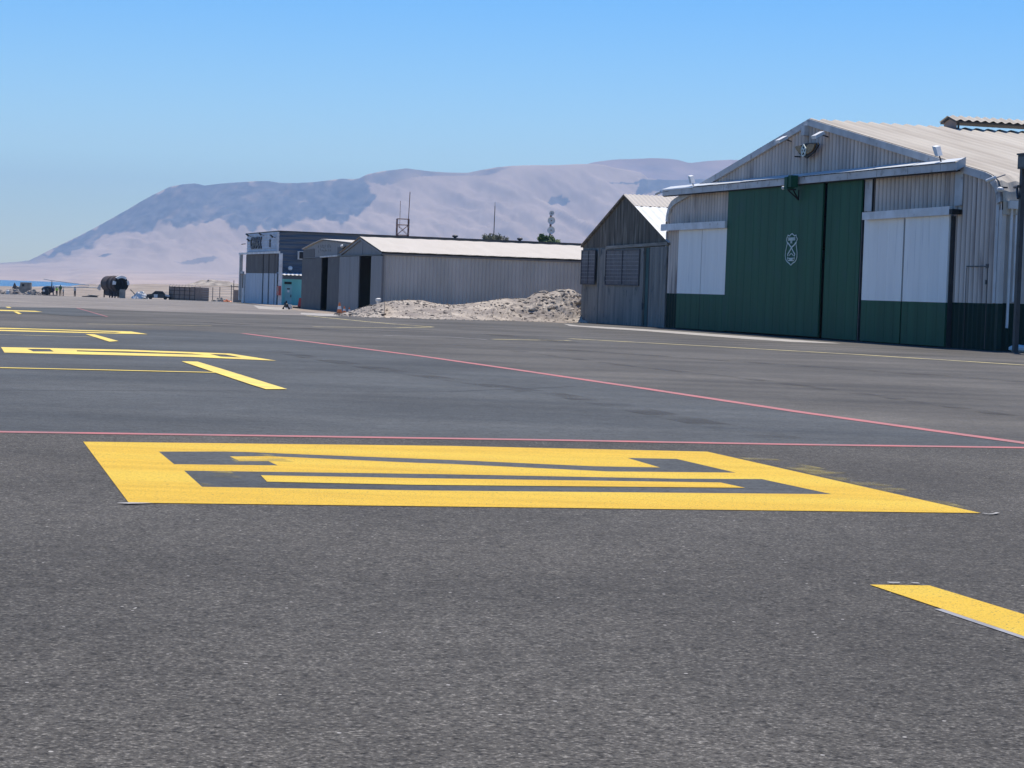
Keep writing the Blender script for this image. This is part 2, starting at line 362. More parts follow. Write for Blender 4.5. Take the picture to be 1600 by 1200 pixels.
# dusty strip on the far left
dl = [(-220, 250), (-220, 369)] + [(p.x, min(p.y, 391)) for p in (lat(-200, 389), lat(60, 389), lat(180, 387), lat(300, 383), lat(345, 379))]
dust = dl + [tuple(gnd(*p)[:2]) for p in [(372, 474), (436, 480), (480, 488), (524, 492.5), (524, 494), (440, 492), (330, 489.5), (220, 486), (150, 483.5), (125, 481.5), (0, 480.5), (-60, 480)]]
sheet('dusty_taxiway', dust, .008, 'asph_dust', world=True)
near = [(-260, 672.5), (0, 677), (850, 689), (1240, 696), (1600, 701.5), (2200, 710), (2600, 1500), (-1000, 1500)]
nw = [gnd(*p) for p in near[:6]]
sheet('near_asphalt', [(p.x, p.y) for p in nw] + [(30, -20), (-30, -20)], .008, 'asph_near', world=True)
sheet('new_asphalt', [(-300, 668), (0, 675.5), (850, 688), (1240, 695), (1600, 700.5), (1640, 699.5), (1600, 694), (1250, 645), (800, 578), (650, 556), (395, 523), (300, 517), (120, 513), (0, 510.5), (-300, 504)], .008, 'asph_new')
sheet('new_asphalt', [(-300, 476), (0, 480), (125, 481.7), (168, 495), (110, 494), (60, 490), (-300, 486)], .012, 'asph_new')
sheet('concrete_strip', [(880, 506), (905, 509), (980, 513), (1040, 517), (1160, 525.5), (1250, 532), (1305, 536.2), (1315, 537.4), (1240, 534.8), (1160, 529.6), (1060, 521.8), (1010, 517.8), (950, 514), (890, 509.6)], .012, 'concrete')
sheet('concrete_strip', [(396, 477.5), (420, 479.5), (446, 481), (455, 483.5), (438, 484.6), (404, 482.8)], .012, 'concrete')
sheet('concrete_strip', [(470, 489), (524, 491), (530, 494.5), (500, 494), (470, 491.5)], .012, 'concrete')
# red lines
line('painted_line', [(-300, 671.2), (0, 676.4), (850, 689), (1240, 696), (1600, 701), (2100, 708)], 0, .0125, 'red_paint', .24)
line('painted_line', [(380, 521.5), (650, 556), (800, 577.5), (1000, 607), (1250, 645), (1450, 673), (1600, 693.5), (2000, 748)], 0, .0125, 'red_paint', .24)
line('painted_line', [(120, 481.5), (168, 495.5)], 0, .016, 'red_paint', .08)
# large marking with stretched characters
O1 = [(130, 692), (700, 698.5), (1105, 707.5), (1532.5, 804), (900, 796.3), (201, 788)]
C1 = [(248, 707.6), (350, 707.5), (392, 708.5), (475, 712), (700, 720.5), (927, 730.5), (1031, 732.4), (980, 717.4), (1057, 718.9), (1150, 740.6), (950, 738.7), (700, 726.8), (650, 725.2), (419, 714.8), (359, 715.2), (374, 722.6), (419, 722.6), (434, 729.4), (272, 727.5)]
C2 = [(287.5, 737.6), (700, 743.2), (1055, 750), (1190, 750.7), (1300, 774.4), (650, 768.7), (315.6, 763.1)]
sheet('painted_marking', O1, .0125, 'yellow', holes=[C1, C2])
sheet('painted_marking', [(407.5, 745.5), (650, 750), (1126, 756.7), (1164, 765), (650, 760.5), (417, 755.6)], .016, 'yellow')
sheet('marking_ground', C1, .012, 'asph_new'); sheet('marking_ground', C2, .012, 'asph_new')
O2 = [(1.5, 543.5), (200, 547.5), (360, 553.5), (432, 564.7), (300, 558.8), (7, 552)]
sheet('painted_marking', O2, .016, 'yellow_far', holes=[[(42, 546.2), (78, 546.6), (84, 550.4), (52, 550.2)], [(120, 548.6), (200, 550.2), (300, 553.6), (318, 555.4), (200, 552.6), (120, 550.2)], [(328, 554.2), (352, 555), (377, 559.6), (345, 558.4)]])
O3 = [(-60, 512), (0, 512.8), (205, 518.7), (231, 523), (100, 520.3), (-60, 516.5)]
sheet('painted_marking', O3, .016, 'yellow_far', holes=[[(-20, 514.2), (60, 515.6), (190, 519.8), (180, 520.8), (60, 517.6), (-20, 515.6)]])
sheet('painted_marking', [(-60, 483), (0, 484.6), (55, 486.4), (67, 488), (0, 486.3), (-60, 485)], .018, 'yellow_far')
sheet('painted_marking', [(8, 479.9), (15, 480.1), (18, 481.7), (12, 481.5)], .018, 'yellow_far')
sheet('painted_marking', [(283.5, 566), (309, 566.6), (350, 579), (448.5, 609.8), (415.5, 610), (390, 602)], .02, 'yellow_far')
sheet('painted_marking', [(133, 523), (148, 523.6), (185, 534), (171, 535)], .02, 'yellow_far')
sheet('painted_marking', [(21, 487.5), (27, 487.7), (34, 491), (29, 491.6)], .02, 'yellow_far')
sheet('painted_marking', [(1358.6, 916.7), (1452, 918), (1600, 963.4), (1760, 1011), (1760, 1046), (1600, 998)], .0125, 'yellow')
line('painted_line', [(1466, 954.8), (1530, 976.3), (1600, 999.6), (1740, 1043)], 0, .012, 'grey_line', .05)
sheet('painted_line', [(1385, 914.4), (1404, 914.6), (1407, 916), (1390, 915.8)], .02, 'white_line')
sheet('painted_line', [(1421, 914.8), (1434, 915.4), (1438, 917), (1428, 916.4)], .02, 'white_line')
sheet('painted_line', [(182, 789.5), (205, 789), (240, 790), (200, 791.2)], .02, 'white_line')
line('painted_line', [(1536, 805.5), (1545, 806.8), (1554, 806.2), (1559, 804.4)], 0, .02, 'white_line', .03)
line('painted_line', [(-60, 574.5), (0, 576), (170, 579.6), (340, 583.5)], 0, .018, 'yellow_far', .26)
line('painted_line', [(-60, 521.5), (0, 523.5), (150, 527.6)], 0, .018, 'yellow_pale', .16)
line('painted_line', [(890, 529.7), (1100, 541), (1340, 554.5), (1600, 571), (1800, 583)], 0, .014, 'yellow_pale', .30)
line('painted_line', [(770, 530.4), (838, 531.8), (890, 532.6)], 0, .012, 'yellow_pale', .3)
line('painted_line', [(478, 493.4), (569, 502.5), (620, 507), (676.5, 511.3), (622, 512.4), (575, 512), (490, 511)], 0, .012, 'yellow_pale', .18)
line('painted_line', [(137, 506.6), (260, 508.3), (330, 509.6)], 0, .012, 'yellow_pale', .16)
line('painted_line', [(600, 524.5), (700, 527), (760, 531)], 0, .012, 'white_line', .12)
line('tar_seam', [(0, 610.5), (240, 611.5), (480, 612), (700, 613), (900, 604.5)], 0, .012, 'black', .03)

sheet('worn_overspray', [(1106, 706), (1160, 709), (1330, 742), (1440, 774), (1530, 801), (1440, 783), (1250, 738)], .012, 'overspray')
sheet('worn_overspray', [(340, 708.6), (420, 712), (470, 727), (372, 726)], .0145, 'overspray')
sheet('worn_overspray', [(290, 738), (360, 739), (400, 762), (318, 762)], .0145, 'overspray')
M['streak'] = pm('dark tyre streak', (.045, .044, .042), (.06, .058, .054), .6, .9, speck=(.9, .42, 1.0, None))
line('tyre_streak', [(800, 548), (980, 572), (1200, 596), (1420, 626), (1640, 660)], 0, .012, 'streak', .4)
line('tyre_streak', [(640, 536), (900, 548), (1250, 572), (1640, 600)], 0, .012, 'streak', .8)
line('tyre_streak', [(300, 503), (520, 516), (760, 522), (900, 536)], 0, .012, 'streak', 1.2)
line('tyre_streak', [(420, 548), (620, 582), (900, 622), (1240, 690)], 0, .012, 'streak', .6)

# sea
m, N, L, b = nodes_mat('sea water')
b.inputs['Base Color'].default_value = (.02, .10, .20, 1); b.inputs['Roughness'].default_value = .25
n = N.new('ShaderNodeTexNoise'); n.inputs['Scale'].default_value = .15; bp = N.new('ShaderNodeBump'); bp.inputs['Strength'].default_value = .8; bp.inputs['Distance'].default_value = 2.
tc = N.new('ShaderNodeTexCoord'); L.new(tc.outputs['Object'], n.inputs['Vector']); L.new(n.outputs[0], bp.inputs['Height']); L.new(bp.outputs[0], b.inputs['Normal'])
M['sea'] = m
mb = MB(); mb.add([(-7400, 1000, -12), (7400, 1000, -12), (7400, 14200, -12), (-7400, 14200, -12)], [(0, 1, 2, 3)])
tag(mb.build('sea', 'sea'), kind='structure')

# mountains: rows run from the shore up to the ridge
RIDGE = [(-500, 440), (-300, 424), (-150, 415), (0, 411), (30, 409), (45, 407), (60, 400), (75, 392), (100, 380), (125, 368), (150, 355), (175, 341), (200, 327), (220, 315), (240, 304), (265, 292), (285, 288), (305, 286.5), (320, 290), (340, 287.5), (355, 286), (370, 285), (400, 283), (420, 283), (440, 286), (465, 286), (490, 284.5), (520, 281), (535, 279), (550, 280), (560, 279), (575, 272), (600, 267), (620, 265), (635, 263), (650, 265), (675, 268), (700, 269.5), (720, 270), (730, 270), (750, 266), (775, 261.5), (800, 259), (830, 258), (870, 258), (900, 256.5), (930, 256), (945, 258), (960, 262), (985, 266), (1003, 270), (1012, 279), (1040, 281), (1070, 281), (1110, 279), (1150, 276), (1300, 268), (1600, 262), (2100, 280)]
BASE = [(-500, 443), (0, 414), (100, 416), (200, 420), (300, 423), (400, 427), (800, 440), (2100, 500)]
FOOTD = [(-500, 6500), (0, 5600), (60, 5700), (110, 5400), (150, 3600), (200, 2600), (2100, 2600)]
ROCK = [(60, 403), (100, 379), (150, 353), (200, 325), (240, 302), (300, 285), (420, 282), (560, 279), (575, 283), (583, 294), (582, 306), (574, 320), (560, 335), (545, 343), (525, 348), (505, 343), (485, 345), (460, 352), (430, 359), (400, 362), (378, 362), (350, 350), (330, 346), (305, 358), (280, 360), (262, 347), (245, 350), (230, 358), (200, 362), (165, 368), (140, 388), (110, 399)]
PATCHES = [([(847, 313), (851, 306), (858, 300), (868, 296), (878, 295.5), (887, 297.5), (889, 302), (882, 306), (872, 306.5), (863, 309), (856, 314)], .8), ([(560, 277), (580, 271), (635, 262), (700, 268), (755, 265), (800, 258), (775, 272), (735, 276), (680, 274), (640, 281), (600, 284), (575, 283)], .55),
           ([(150, 402), (168, 397), (176, 398), (160, 404)], .6), ([(270, 410), (300, 404), (335, 402), (340, 406), (320, 412), (285, 413)], .6), ([(0, 408), (60, 400), (110, 398), (180, 366), (170, 372), (120, 405), (60, 412), (0, 414)], .4),
           ([(1000, 281), (1160, 275), (1160, 300), (990, 302)], .8), ([(950, 282), (1160, 282), (1160, 286), (950, 285)], .7)]
def inside(p, poly):
    x, y = p; c = False; j = len(poly) - 1
    for i in range(len(poly)):
        xi, yi = poly[i]; xj, yj = poly[j]
        if (yi > y) != (yj > y) and x < (xj - xi) * (y - yi) / (yj - yi) + xi: c = not c
        j = i
    return c
NR = 96
def mount(name, cols, ridge, base, d0, d1, footd, rockfn, matname, relief=32):
    vs = []; fs = []; rk = []
    nr = NR + 3
    for px in cols:
        yr = interp(ridge, px); yb = interp(base, px); fd = interp(footd, px)
        yf = hor(px) + 15.6 * F / fd
        for j in range(nr):
            if j <= 16:
                t = j / 16; dep = fd + (d0 - fd) * t ** 1.2
                # plain: constant-grade land rising to the mountain's base
                z0, z1 = -14.0, 1.6 + (hor(px) - yb) / F * d0
                z = z0 + (z1 - z0) * (t ** 1.5); py = hor(px) - (z - 1.6) * F / dep; am = .06 * t
                q = -1
            elif j <= NR:
                t = (j - 16) / (NR - 16); dep = d0 + (d1 - d0) * t; py = yb + (yr - yb) * t; am = math.sin(math.pi * min(1, t * 1.0)) ** .7 * (1 if t < .995 else 0); q = t
            else:
                t = (j - NR); dep = d1 + t * 400; py = yr; am = 0; q = 1
            p = at(px, py, dep)
            if j > NR: p.z -= 160 * (j - NR)
            sh = (1 - abs(noise.fractal(Vector((p.x * .0035 + p.y * .0016, p.y * .0009, 3.1)), 1.0, 2.1, 6)) * 2.2)
            f2 = noise.fractal(Vector((p.x * .009, p.y * .004, 8.)), 1.0, 2.0, 5)
            hgt = max(10, yb - yr) / 150
            p.z += am * hgt * (relief * (sh - .55) + relief * .5 * f2)
            vs.append(tuple(p)); rk.append(rockfn(px, py, q))
    for i in range(len(cols) - 1):
        for j in range(nr - 1): fs.append((i * nr + j, (i + 1) * nr + j, (i + 1) * nr + j + 1, i * nr + j + 1))
    me = bpy.data.meshes.new(name); me.from_pydata(vs, [], fs); me.polygons.foreach_set('use_smooth', [True] * len(fs))
    a = me.attributes.new('rock', 'FLOAT', 'POINT'); a.data.foreach_set('value', rk)
    me.materials.append(M[matname]); o = bpy.data.objects.new(name, me); COL.objects.link(o); o['kind'] = 'structure'; return o
def rockfn(px, py, q):
    if q < 0: return .18 + .28 * noise.noise(Vector((px * .012, py * .45, 2)))
    jx = noise.noise(Vector((px * .06, py * .06, 0))) * 10 + noise.noise(Vector((px * .22, py * .22, 3))) * 5
    jy = noise.noise(Vector((px * .07, py * .05, 9))) * 9
    v = 0.; fr = sum(inside((px + jx + a, py + jy + b_), ROCK) for a, b_ in ((0, 0), (2, 1), (-2, -1), (1, -2), (-1, 2))) / 5
    if fr: v = fr * (.86 + .34 * noise.fractal(Vector((px * .05 + py * .06, py * .03 - px * .02, 0)), 1., 2., 4))
    for poly, k in PATCHES:
        if inside((px + jx * .25, py + jy * .25), poly): v = max(v, k)
    v += .22 * noise.fractal(Vector((px * .02 + py * .02, py * .05 - px * .015, 5)), 1., 2., 5)
    return max(0, min(1.2, v))
def mountain_mat(name, sand, sand2, rock, rock2):
    m, N, L, b = nodes_mat(name); b.inputs['Roughness'].default_value = 1; b.inputs['Specular IOR Level'].default_value = .1
    at_ = N.new('ShaderNodeAttribute'); at_.attribute_name = 'rock'; tc = N.new('ShaderNodeTexCoord')
    def nz(s, st):
        mp = N.new('ShaderNodeMapping'); mp.inputs['Scale'].default_value = st; mp.inputs['Rotation'].default_value = (0, 0, .5); n = N.new('ShaderNodeTexNoise'); n.inputs['Scale'].default_value = s; n.inputs['Detail'].default_value = 9
        L.new(tc.outputs['Object'], mp.inputs[0]); L.new(mp.outputs[0], n.inputs[0]); return n.outputs[0]
    def mix(f, a, bb):
        x = N.new('ShaderNodeMix'); x.data_type = 'RGBA'; L.new(f, x.inputs[0])
        for s, i in ((a, 6), (bb, 7)):
            if isinstance(s, tuple): x.inputs[i].default_value = c4(s)
            else: L.new(s, x.inputs[i])
        return x.outputs[2]
    n1 = nz(.006, (1, .3, 1)); n2 = nz(.022, (1, .28, 1))
    r = N.new('ShaderNodeMapRange'); r.inputs[1].default_value = .35; r.inputs[2].default_value = .65; L.new(n1, r.inputs[0])
    r2 = N.new('ShaderNodeMapRange'); r2.inputs[1].default_value = .35; r2.inputs[2].default_value = .65; L.new(n2, r2.inputs[0])
    ad = N.new('ShaderNodeMath'); ad.operation = 'MULTIPLY_ADD'; L.new(n2, ad.inputs[0]); ad.inputs[1].default_value = .5; L.new(at_.outputs['Fac'], ad.inputs[2])
    r3 = N.new('ShaderNodeMapRange'); r3.inputs[1].default_value = .45; r3.inputs[2].default_value = 1.05; L.new(ad.outputs[0], r3.inputs[0])
    L.new(mix(r3.outputs[0], mix(r.outputs[0], sand, sand2), mix(r2.outputs[0], rock, rock2)), b.inputs['Base Color'])
    return m
M['mountain'] = mountain_mat('mountain sand and rock', (.49, .375, .30), (.40, .305, .25), (.085, .092, .12), (.17, .165, .18))
cols = [-500 + 25 * i for i in range(20)] + [2.5 * i for i in range(0, 480)] + [1200 + 30 * i for i in range(31)]
mount('mountain_range', cols, RIDGE, BASE, 8200, 10000, FOOTD, rockfn, 'mountain')
M['mountain_far'] = mountain_mat('distant purple hills', (.42, .30, .26), (.30, .22, .20), (.22, .17, .17), (.3, .23, .21))
R2 = [(820, 275), (900, 262), (925, 254), (945, 251), (965, 249), (1000, 248), (1020, 247), (1045, 248), (1060, 250), (1078, 255), (1085, 254), (1105, 251.5), (1140, 249.5), (1160, 250), (1300, 246), (1600, 250), (2000, 262)]
mount('distant_hills', [820 + 8 * i for i in range(148)], R2, [(0, 300), (2000, 330)], 11200, 12200, [(0, 10900), (2000, 10900)], lambda px, py, q: .3 + .5 * noise.fractal(Vector((px * .02, py * .09, 1)), 1., 2., 4), 'mountain_far', 30)

# ------------------------------------------------------------------ building frame
class Bld:
    def __init__(s, name, o, az, label, cat, group=None, z0=None):
        s.o = Vector((o[0], o[1], 0)); s.U = Vector((math.sin(az), -math.cos(az), 0)); s.W = Vector((math.cos(az), math.sin(az), 0))
        s.z0 = o[2] if z0 is None else z0
        s.e = empty(name, (o[0], o[1], s.z0), -(math.pi / 2 - az), label, cat, group)
    def fac(s, px, py, off=0.):     # where a sight line meets the facade plane (local x, z)
        d = ray(px, py); t = (s.o.dot(s.W) + off) / d.dot(s.W); p = Vector((0, 0, H)) + d * t
        return (p - s.o).dot(s.U), p.z - s.z0
    def side(s, px, py, xo=0.):
        d = ray(px, py); t = (s.o.dot(s.U) + xo) / d.dot(s.U); p = Vector((0, 0, H)) + d * t
        return (p - s.o).dot(s.W), p.z - s.z0
    def world(s, x, y, z): p = s.o + s.U * x + s.W * y; return Vector((p.x, p.y, s.z0 + z))
AZ = R(16.6)

# ------------------------------------------------------------------ green hangar
og = Vector((8.06, 122.2, 0))
G = Bld('green_hangar', og, AZ, 'large corrugated hangar with dark green sliding doors and a shield emblem, nearest on the right', 'hangar', z0=0)
e = G.e; WG = 36.57; LG = 34.0
prof = [(-.05, 5.2), (-.03, 5.7), (.08, 6.1), (.35, 6.48), (.75, 6.72), (1.25, 6.86), (18.28, 9.98), (35.32, 6.86), (35.82, 6.72), (36.22, 6.48), (36.49, 6.1), (36.6, 5.7), (36.62, 5.2)]
def ztop(x): return interp([(p[0], p[1] - .05) for p in prof], x)
mb = MB()
def wallpiece(x0, x1, zb):
    xsn = [x0] + [p[0] for p in prof if x0 < p[0] < x1] + [x1]
    mb.m = 2; mb.prism([(x, ztop(x) - .02) for x in xsn] + [(x1, zb), (x0, zb)], .09, .19)
wallpiece(0.02, 9.2, 0); wallpiece(9.2, 24.7, 7.0); wallpiece(24.7, 36.5, 0)
mb.m = 0
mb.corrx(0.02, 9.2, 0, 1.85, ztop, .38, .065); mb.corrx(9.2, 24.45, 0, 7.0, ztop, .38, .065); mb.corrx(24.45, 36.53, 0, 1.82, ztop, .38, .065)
mb.m = 1
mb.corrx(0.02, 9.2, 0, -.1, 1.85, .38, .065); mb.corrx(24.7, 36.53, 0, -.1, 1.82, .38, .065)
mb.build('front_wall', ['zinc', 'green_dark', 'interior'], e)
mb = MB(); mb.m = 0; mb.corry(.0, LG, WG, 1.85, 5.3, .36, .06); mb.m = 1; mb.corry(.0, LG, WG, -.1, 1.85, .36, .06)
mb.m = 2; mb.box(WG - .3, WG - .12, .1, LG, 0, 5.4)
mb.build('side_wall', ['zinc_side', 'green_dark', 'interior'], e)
mb = MB(); mb.corry(0, LG, 0, -.1, 5.3, .33, .03, sgn=-1); mb.m = 1; mb.box(.05, .2, .1, LG, 0, 5.4)
mb.build('side_wall', ['zinc', 'interior'], e)
mb = MB(); mb.prism([(p[0], p[1] - .06) for p in prof] + [(36.5, 0), (0.05, 0)], LG - .1, LG); mb.build('back_wall', 'zinc', e)
mb = MB()
mb.roofsheet([(p[0] + (.09 if p[0] > 36 else -.09 if p[0] < .5 else 0), p[1] + .02) for p in prof], -.1, LG + .1, .60, .05); mb.m = 1
mb.strip([(min(max(p[0], .14), 36.43), min(p[1] - .08, 99)) for p in prof], .06, .0, LG)
rf = mb.build('roof', ['roof_beige', 'interior'], e)
mb = MB(); mb.strip([(p[0], p[1] + .02) for p in prof[1:-1]], .30, -.16, -.05); mb.build('rake_trim', 'zinc_plain', e)
# ridge ventilator
mb = MB(); rx = 18.28
y0v, y1v = 7.0, LG - 2
for y_ in [y0v + .1 + 5.2 * k for k in range(6)]:
    boxes('vent_post', 'steel_dark', rf, [(rx + sx, rx + sx + .07, y_, y_ + .07, 9.8, 10.32) for sx in (-.62, .56)])
mb.m = 1
mb.prism([(rx - .6, 9.8), (rx + .6, 9.8), (rx + .6, 10.3), (rx, 10.5), (rx - .6, 10.3)], y0v, y0v + .05)
vt = mb.build('vent_end', ['steel_dark', 'zinc', 'steel_dark'], rf)
mb = MB(); mb.roofsheet([(rx - .8, 10.30), (rx, 10.55), (rx + .8, 10.30)], y0v - .15, y1v, .42, .04); mb.m = 1; mb.strip([(rx - .78, 10.25), (rx, 10.49), (rx + .78, 10.25)], .07, y0v - .1, y1v)
mb.build('vent_cap', ['roof_beige', 'steel_dark'], rf)
# doors
def panel(x0, x1, z0, z1, y, mat, th=.08, parent=None, name='door', rib=0, mats=None, split=None, pitch=.3, label=None):
    mb = MB()
    if split is None: mb.box(x0, x1, y, y + th, z0, z1)
    else:
        mb.box(x0, x1, y, y + th, split, z1); mb.m = 1; mb.box(x0, x1, y, y + th, z0, split - .0015)
    if rib:
        x = x0 + rib * .6
        while x < x1 - .1:
            if split is None: mb.box(x, x + .016, y - .005, y - .0, z0 + .02, z1 - .02)
            else:
                mb.m = 0; mb.box(x, x + .016, y - .005, y, split, z1 - .02); mb.m = 1; mb.box(x, x + .016, y - .005, y, z0 + .02, split - .002)
            x += rib * random.uniform(.92, 1.08)
    o = mb.build(name, mats or mat, parent)
    if label: o['label'] = label
    return o
dA = panel(9.2, 20.56, .08, 7.02, -.30, 'green', parent=e, rib=.95, name='sliding_door', label='widest dark green sliding door leaf carrying the white shield')
dB = panel(20.84, 24.42, .05, 7.06, -.22, 'green', parent=e, rib=.9, name='sliding_door', label='narrow dark green door leaf')
dC = panel(24.76, 28.55, .05, 5.3, -.2, None, parent=e, rib=.85, name='side_door', mats=['white', 'green'], split=1.80, label='door leaf white above and green below')
dD = panel(28.86, 32.72, .05, 5.3, -.28, None, parent=e, rib=.85, name='side_door', mats=['white', 'green'], split=1.80, label='door leaf white above and green below')
dE = panel(2.2, 5.54, .05, 5.2, -.2, None, parent=e, rib=.85, name='side_door', mats=['white', 'green'], split=1.86, label='door leaf white above and green below')
dF = panel(5.70, 9.16, .05, 5.2, -.24, None, parent=e, rib=.85, name='side_door', mats=['white', 'green'], split=1.86, label='door leaf white above and green below')
boxes('door_post_and_seam', 'steel_dark', e, [(32.74, 32.79, -.2, -.02, .0, 5.24), (5.55, 5.69, -.19, -.1, .05, 5.16), (24.46, 24.54, -.2, -.05, 0, 5.6), (28.6, 28.68, -.16, -.04, 0, 5.2)])  # second box is a dark strip standing in for the shaded seam between leaves
boxes('door_track', 'black', e, [(33.03, 33.30, -.46, -.04, 5.3, 5.5), (9.22, 24.4, -.38, .05, 7.04, 7.12)])
mb = MB(); mb.box(0.0, 9.18, -.42, -.30, 5.17, 5.52); mb.box(3.0, 3.02, -.427, -.42, 5.18, 5.51); mb.box(7.2, 7.22, -.427, -.42, 5.18, 5.51); mb.build('door_beam', 'trim_white', e)
mb = MB(); mb.hexa([(25.0, -.44, 5.24), (33.0, -.44, 5.28), (33.0, -.32, 5.28), (25.0, -.32, 5.24)], [(25.0, -.44, 5.56), (33.0, -.44, 5.62), (33.0, -.32, 5.62), (25.0, -.32, 5.56)])
mb.box(29.4, 29.42, -.447, -.44, 5.3, 5.56); mb.build('door_beam', 'trim_white', e)
boxes('flashing', 'zinc_plain', e, [(24.5, 25.22, -.12, -.08, 5.62, 7.0), (32.78, 33.42, -.12, -.08, 5.65, 7.0), (0., .09, -.11, -.07, 1.86, 5.16), (36.2, 36.4, -.10, -.07, 1.84, 5.6)])
boxes('flashing_gap', 'black', e, [(25.24, 25.30, -.12, -.07, 5.56, 7.0)])
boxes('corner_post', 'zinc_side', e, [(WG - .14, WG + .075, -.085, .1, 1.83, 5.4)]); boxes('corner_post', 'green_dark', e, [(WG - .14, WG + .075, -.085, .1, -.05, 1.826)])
# wicket door outline on the right wall
mb = MB(); mb.box(33.9, 35.62, -.06, -.045, 3.22, 3.27); mb.box(35.62, 35.66, -.06, -.045, 0.05, 3.27); mb.box(35.55, 35.72, -.1, -.045, 3.18, 3.34); mb.box(35.55, 35.66, -.1, -.045, 2.55, 2.72); mb.box(33.9, 33.92, -.055, -.045, 0.05, 3.2)
mb.build('wicket_door_frame', 'steel_dark', e)
# canopy over the doors
mb = MB(); cy = -.5; CL = G.fac(1035, 305, cy)[0]; CR = G.fac(1494, 255, cy)[0]
z0l, z0r = 7.06, 7.10; 
mb.box(CL, CR, cy, cy + .05, 7.02, 7.32); mb.m = 1; mb.box(CL, CR, cy + .05, cy + .2, 6.98, 7.04); mb.box(CL, CR, cy + .2, -.06, 7.20, 7.24)
for k in range(11): x_ = 3.2 + 2.9 * k; mb.box(x_, x_ + .012, cy - .004, cy, 7.03, 7.31)
mb.m = 2
for k in range(9):
    xa = CL + (CR - CL) / 9 * k; xb = xa + (CR - CL) / 9 - .02; l = .012 * (k % 2)
    mb.hexa([(xa, cy - .06, 7.34 + l), (xb, cy - .06, 7.34 + l), (xb, -.06, 7.52 + l), (xa, -.06, 7.52 + l)], [(xa, cy - .06, 7.36 + l), (xb, cy - .06, 7.36 + l), (xb, -.06, 7.54 + l), (xa, -.06, 7.54 + l)])
mb.m = 0
mb.hexa([(CR, cy, 7.0), (CR + .04, cy, 7.0), (CR + .04, -.1, 7.2), (CR, -.1, 7.2)], [(CR, cy, 7.34), (CR + .04, cy, 7.34), (CR + .04, -.1, 7.56), (CR, -.1, 7.56)])
mb.build('canopy', ['zinc_plain', 'interior', 'roof_white'], e)
# downpipe + gutter box on the side wall
mb = MB(); mb.tube([(WG + .12, .30, 5.45), (WG + .12, .30, 1.2), (WG + .14, .28, .9)], .055, 10); mb.tube([(WG + .12, .5, 5.45), (WG + .12, .5, 1.9)], .04, 10); mb.box(WG + .04, WG + .3, .1, .68, 5.45, 5.75)
mb.build('downpipe', 'trim_white', e, smooth=False)
# shield emblem on the widest door
y = -.325
def ln(mb, pts, w_=.03, closed=False):
    P = [Vector((a, 0, b)) for a, b in pts]
    if closed: P.append(P[0])
    for a, b in zip(P[:-1], P[1:]):
        d = (b - a).normalized(); nn = Vector((-d.z, 0, d.x)) * w_ / 2; a2 = a - d * w_ * .3; b2 = b + d * w_ * .3
        q = [a2 + nn, b2 + nn, b2 - nn, a2 - nn]
        mb.hexa([(p.x, y, p.z) for p in q], [(p.x, y + .014, p.z) for p in q])
sc = lambda px_, py_: (16.53 + (px_ - 690) / 1500 * 100 / 13.5 * .95, 0)
def sh(a, b):   # shield drawn in the 1500 x 1200 magnified frame of a 100 x 80 px window
    return G.fac(1190 + a / 15.0, 350 + b / 15.0, -.33)
mb = MB()
ln(mb, [sh(*p) for p in [(612, 262), (650, 282), (675, 250), (710, 225), (740, 250), (765, 280), (805, 258), (808, 300), (835, 350), (815, 400), (800, 470), (815, 560), (828, 680), (822, 780), (800, 850), (770, 890), (720, 920), (680, 965), (640, 920), (590, 880), (560, 830), (550, 740), (558, 640), (580, 540), (600, 450), (580, 380), (585, 330), (605, 300)]], .04, True)
ln(mb, [sh(*p) for p in [(600, 430), (640, 480), (690, 550), (735, 640), (775, 710), (760, 750)]], .06)
ln(mb, [sh(*p) for p in [(800, 430), (760, 490), (695, 550), (650, 640), (605, 710), (612, 745)]], .06)
ln(mb, [sh(*p) for p in [(640, 740), (675, 700), (690, 690), (705, 700), (740, 740)]], .03)
ln(mb, [sh(*p) for p in [(600, 790), (615, 860), (745, 862), (770, 790), (740, 800), (630, 803)]], .03, True)
mb.build('shield_emblem', 'emblem_white', dA)
xc, zt_ = sh(700, 355); text_mesh('emblem_lettering', 'CARABINEROS', .20, 'emblem_white', dA, (xc, y, zt_), sx=.62, bold=.004)
xc, zt_ = sh(695, 425); text_mesh('emblem_lettering', 'DE', .17, 'emblem_white', dA, (xc, y, zt_), bold=.004)
xc, zt_ = sh(685, 832); text_mesh('emblem_lettering', 'CHILE', .15, 'emblem_white', dA, (xc, y, zt_), bold=.004)
# winged emblem on the gable
yo = -.45
mb = MB()
def wq(pts): return [G.fac(1220 + a / 15.0, 190 + b / 15.0, yo) for a, b in pts]
mb.prism(wq([(325, 575), (490, 545), (570, 500), (830, 490), (845, 540), (790, 640), (740, 720), (640, 800), (560, 860), (520, 830), (400, 760), (350, 650)]), yo + .06, yo + .14)
mb.m = 1
mb.prism(wq([(330, 590), (420, 560), (490, 570), (500, 640), (490, 760), (440, 740), (380, 690), (350, 640)]), yo, yo + .06)
mb.prism(wq([(600, 570), (660, 525), (790, 520), (770, 600), (740, 660), (690, 710), (600, 760), (575, 680)]), yo, yo + .06)
mb.m = 2
for a, b in [((540, 540), (490, 650)), ((490, 650), (500, 790)), ((500, 790), (530, 810)), ((530, 810), (580, 760)), ((580, 760), (595, 640)), ((595, 640), (540, 540)), ((510, 600), (580, 780)), ((575, 610), (500, 760))]:
    (x1, z1), (x2, z2) = wq([a, b]); d = Vector((x2 - x1, z2 - z1)).normalized() * .03; nn = Vector((-d.y, d.x))
    mb.prism([(x1 + nn.x, z1 + nn.y), (x2 + nn.x, z2 + nn.y), (x2 - nn.x, z2 - nn.y), (x1 - nn.x, z1 - nn.y)], yo - .03, yo)
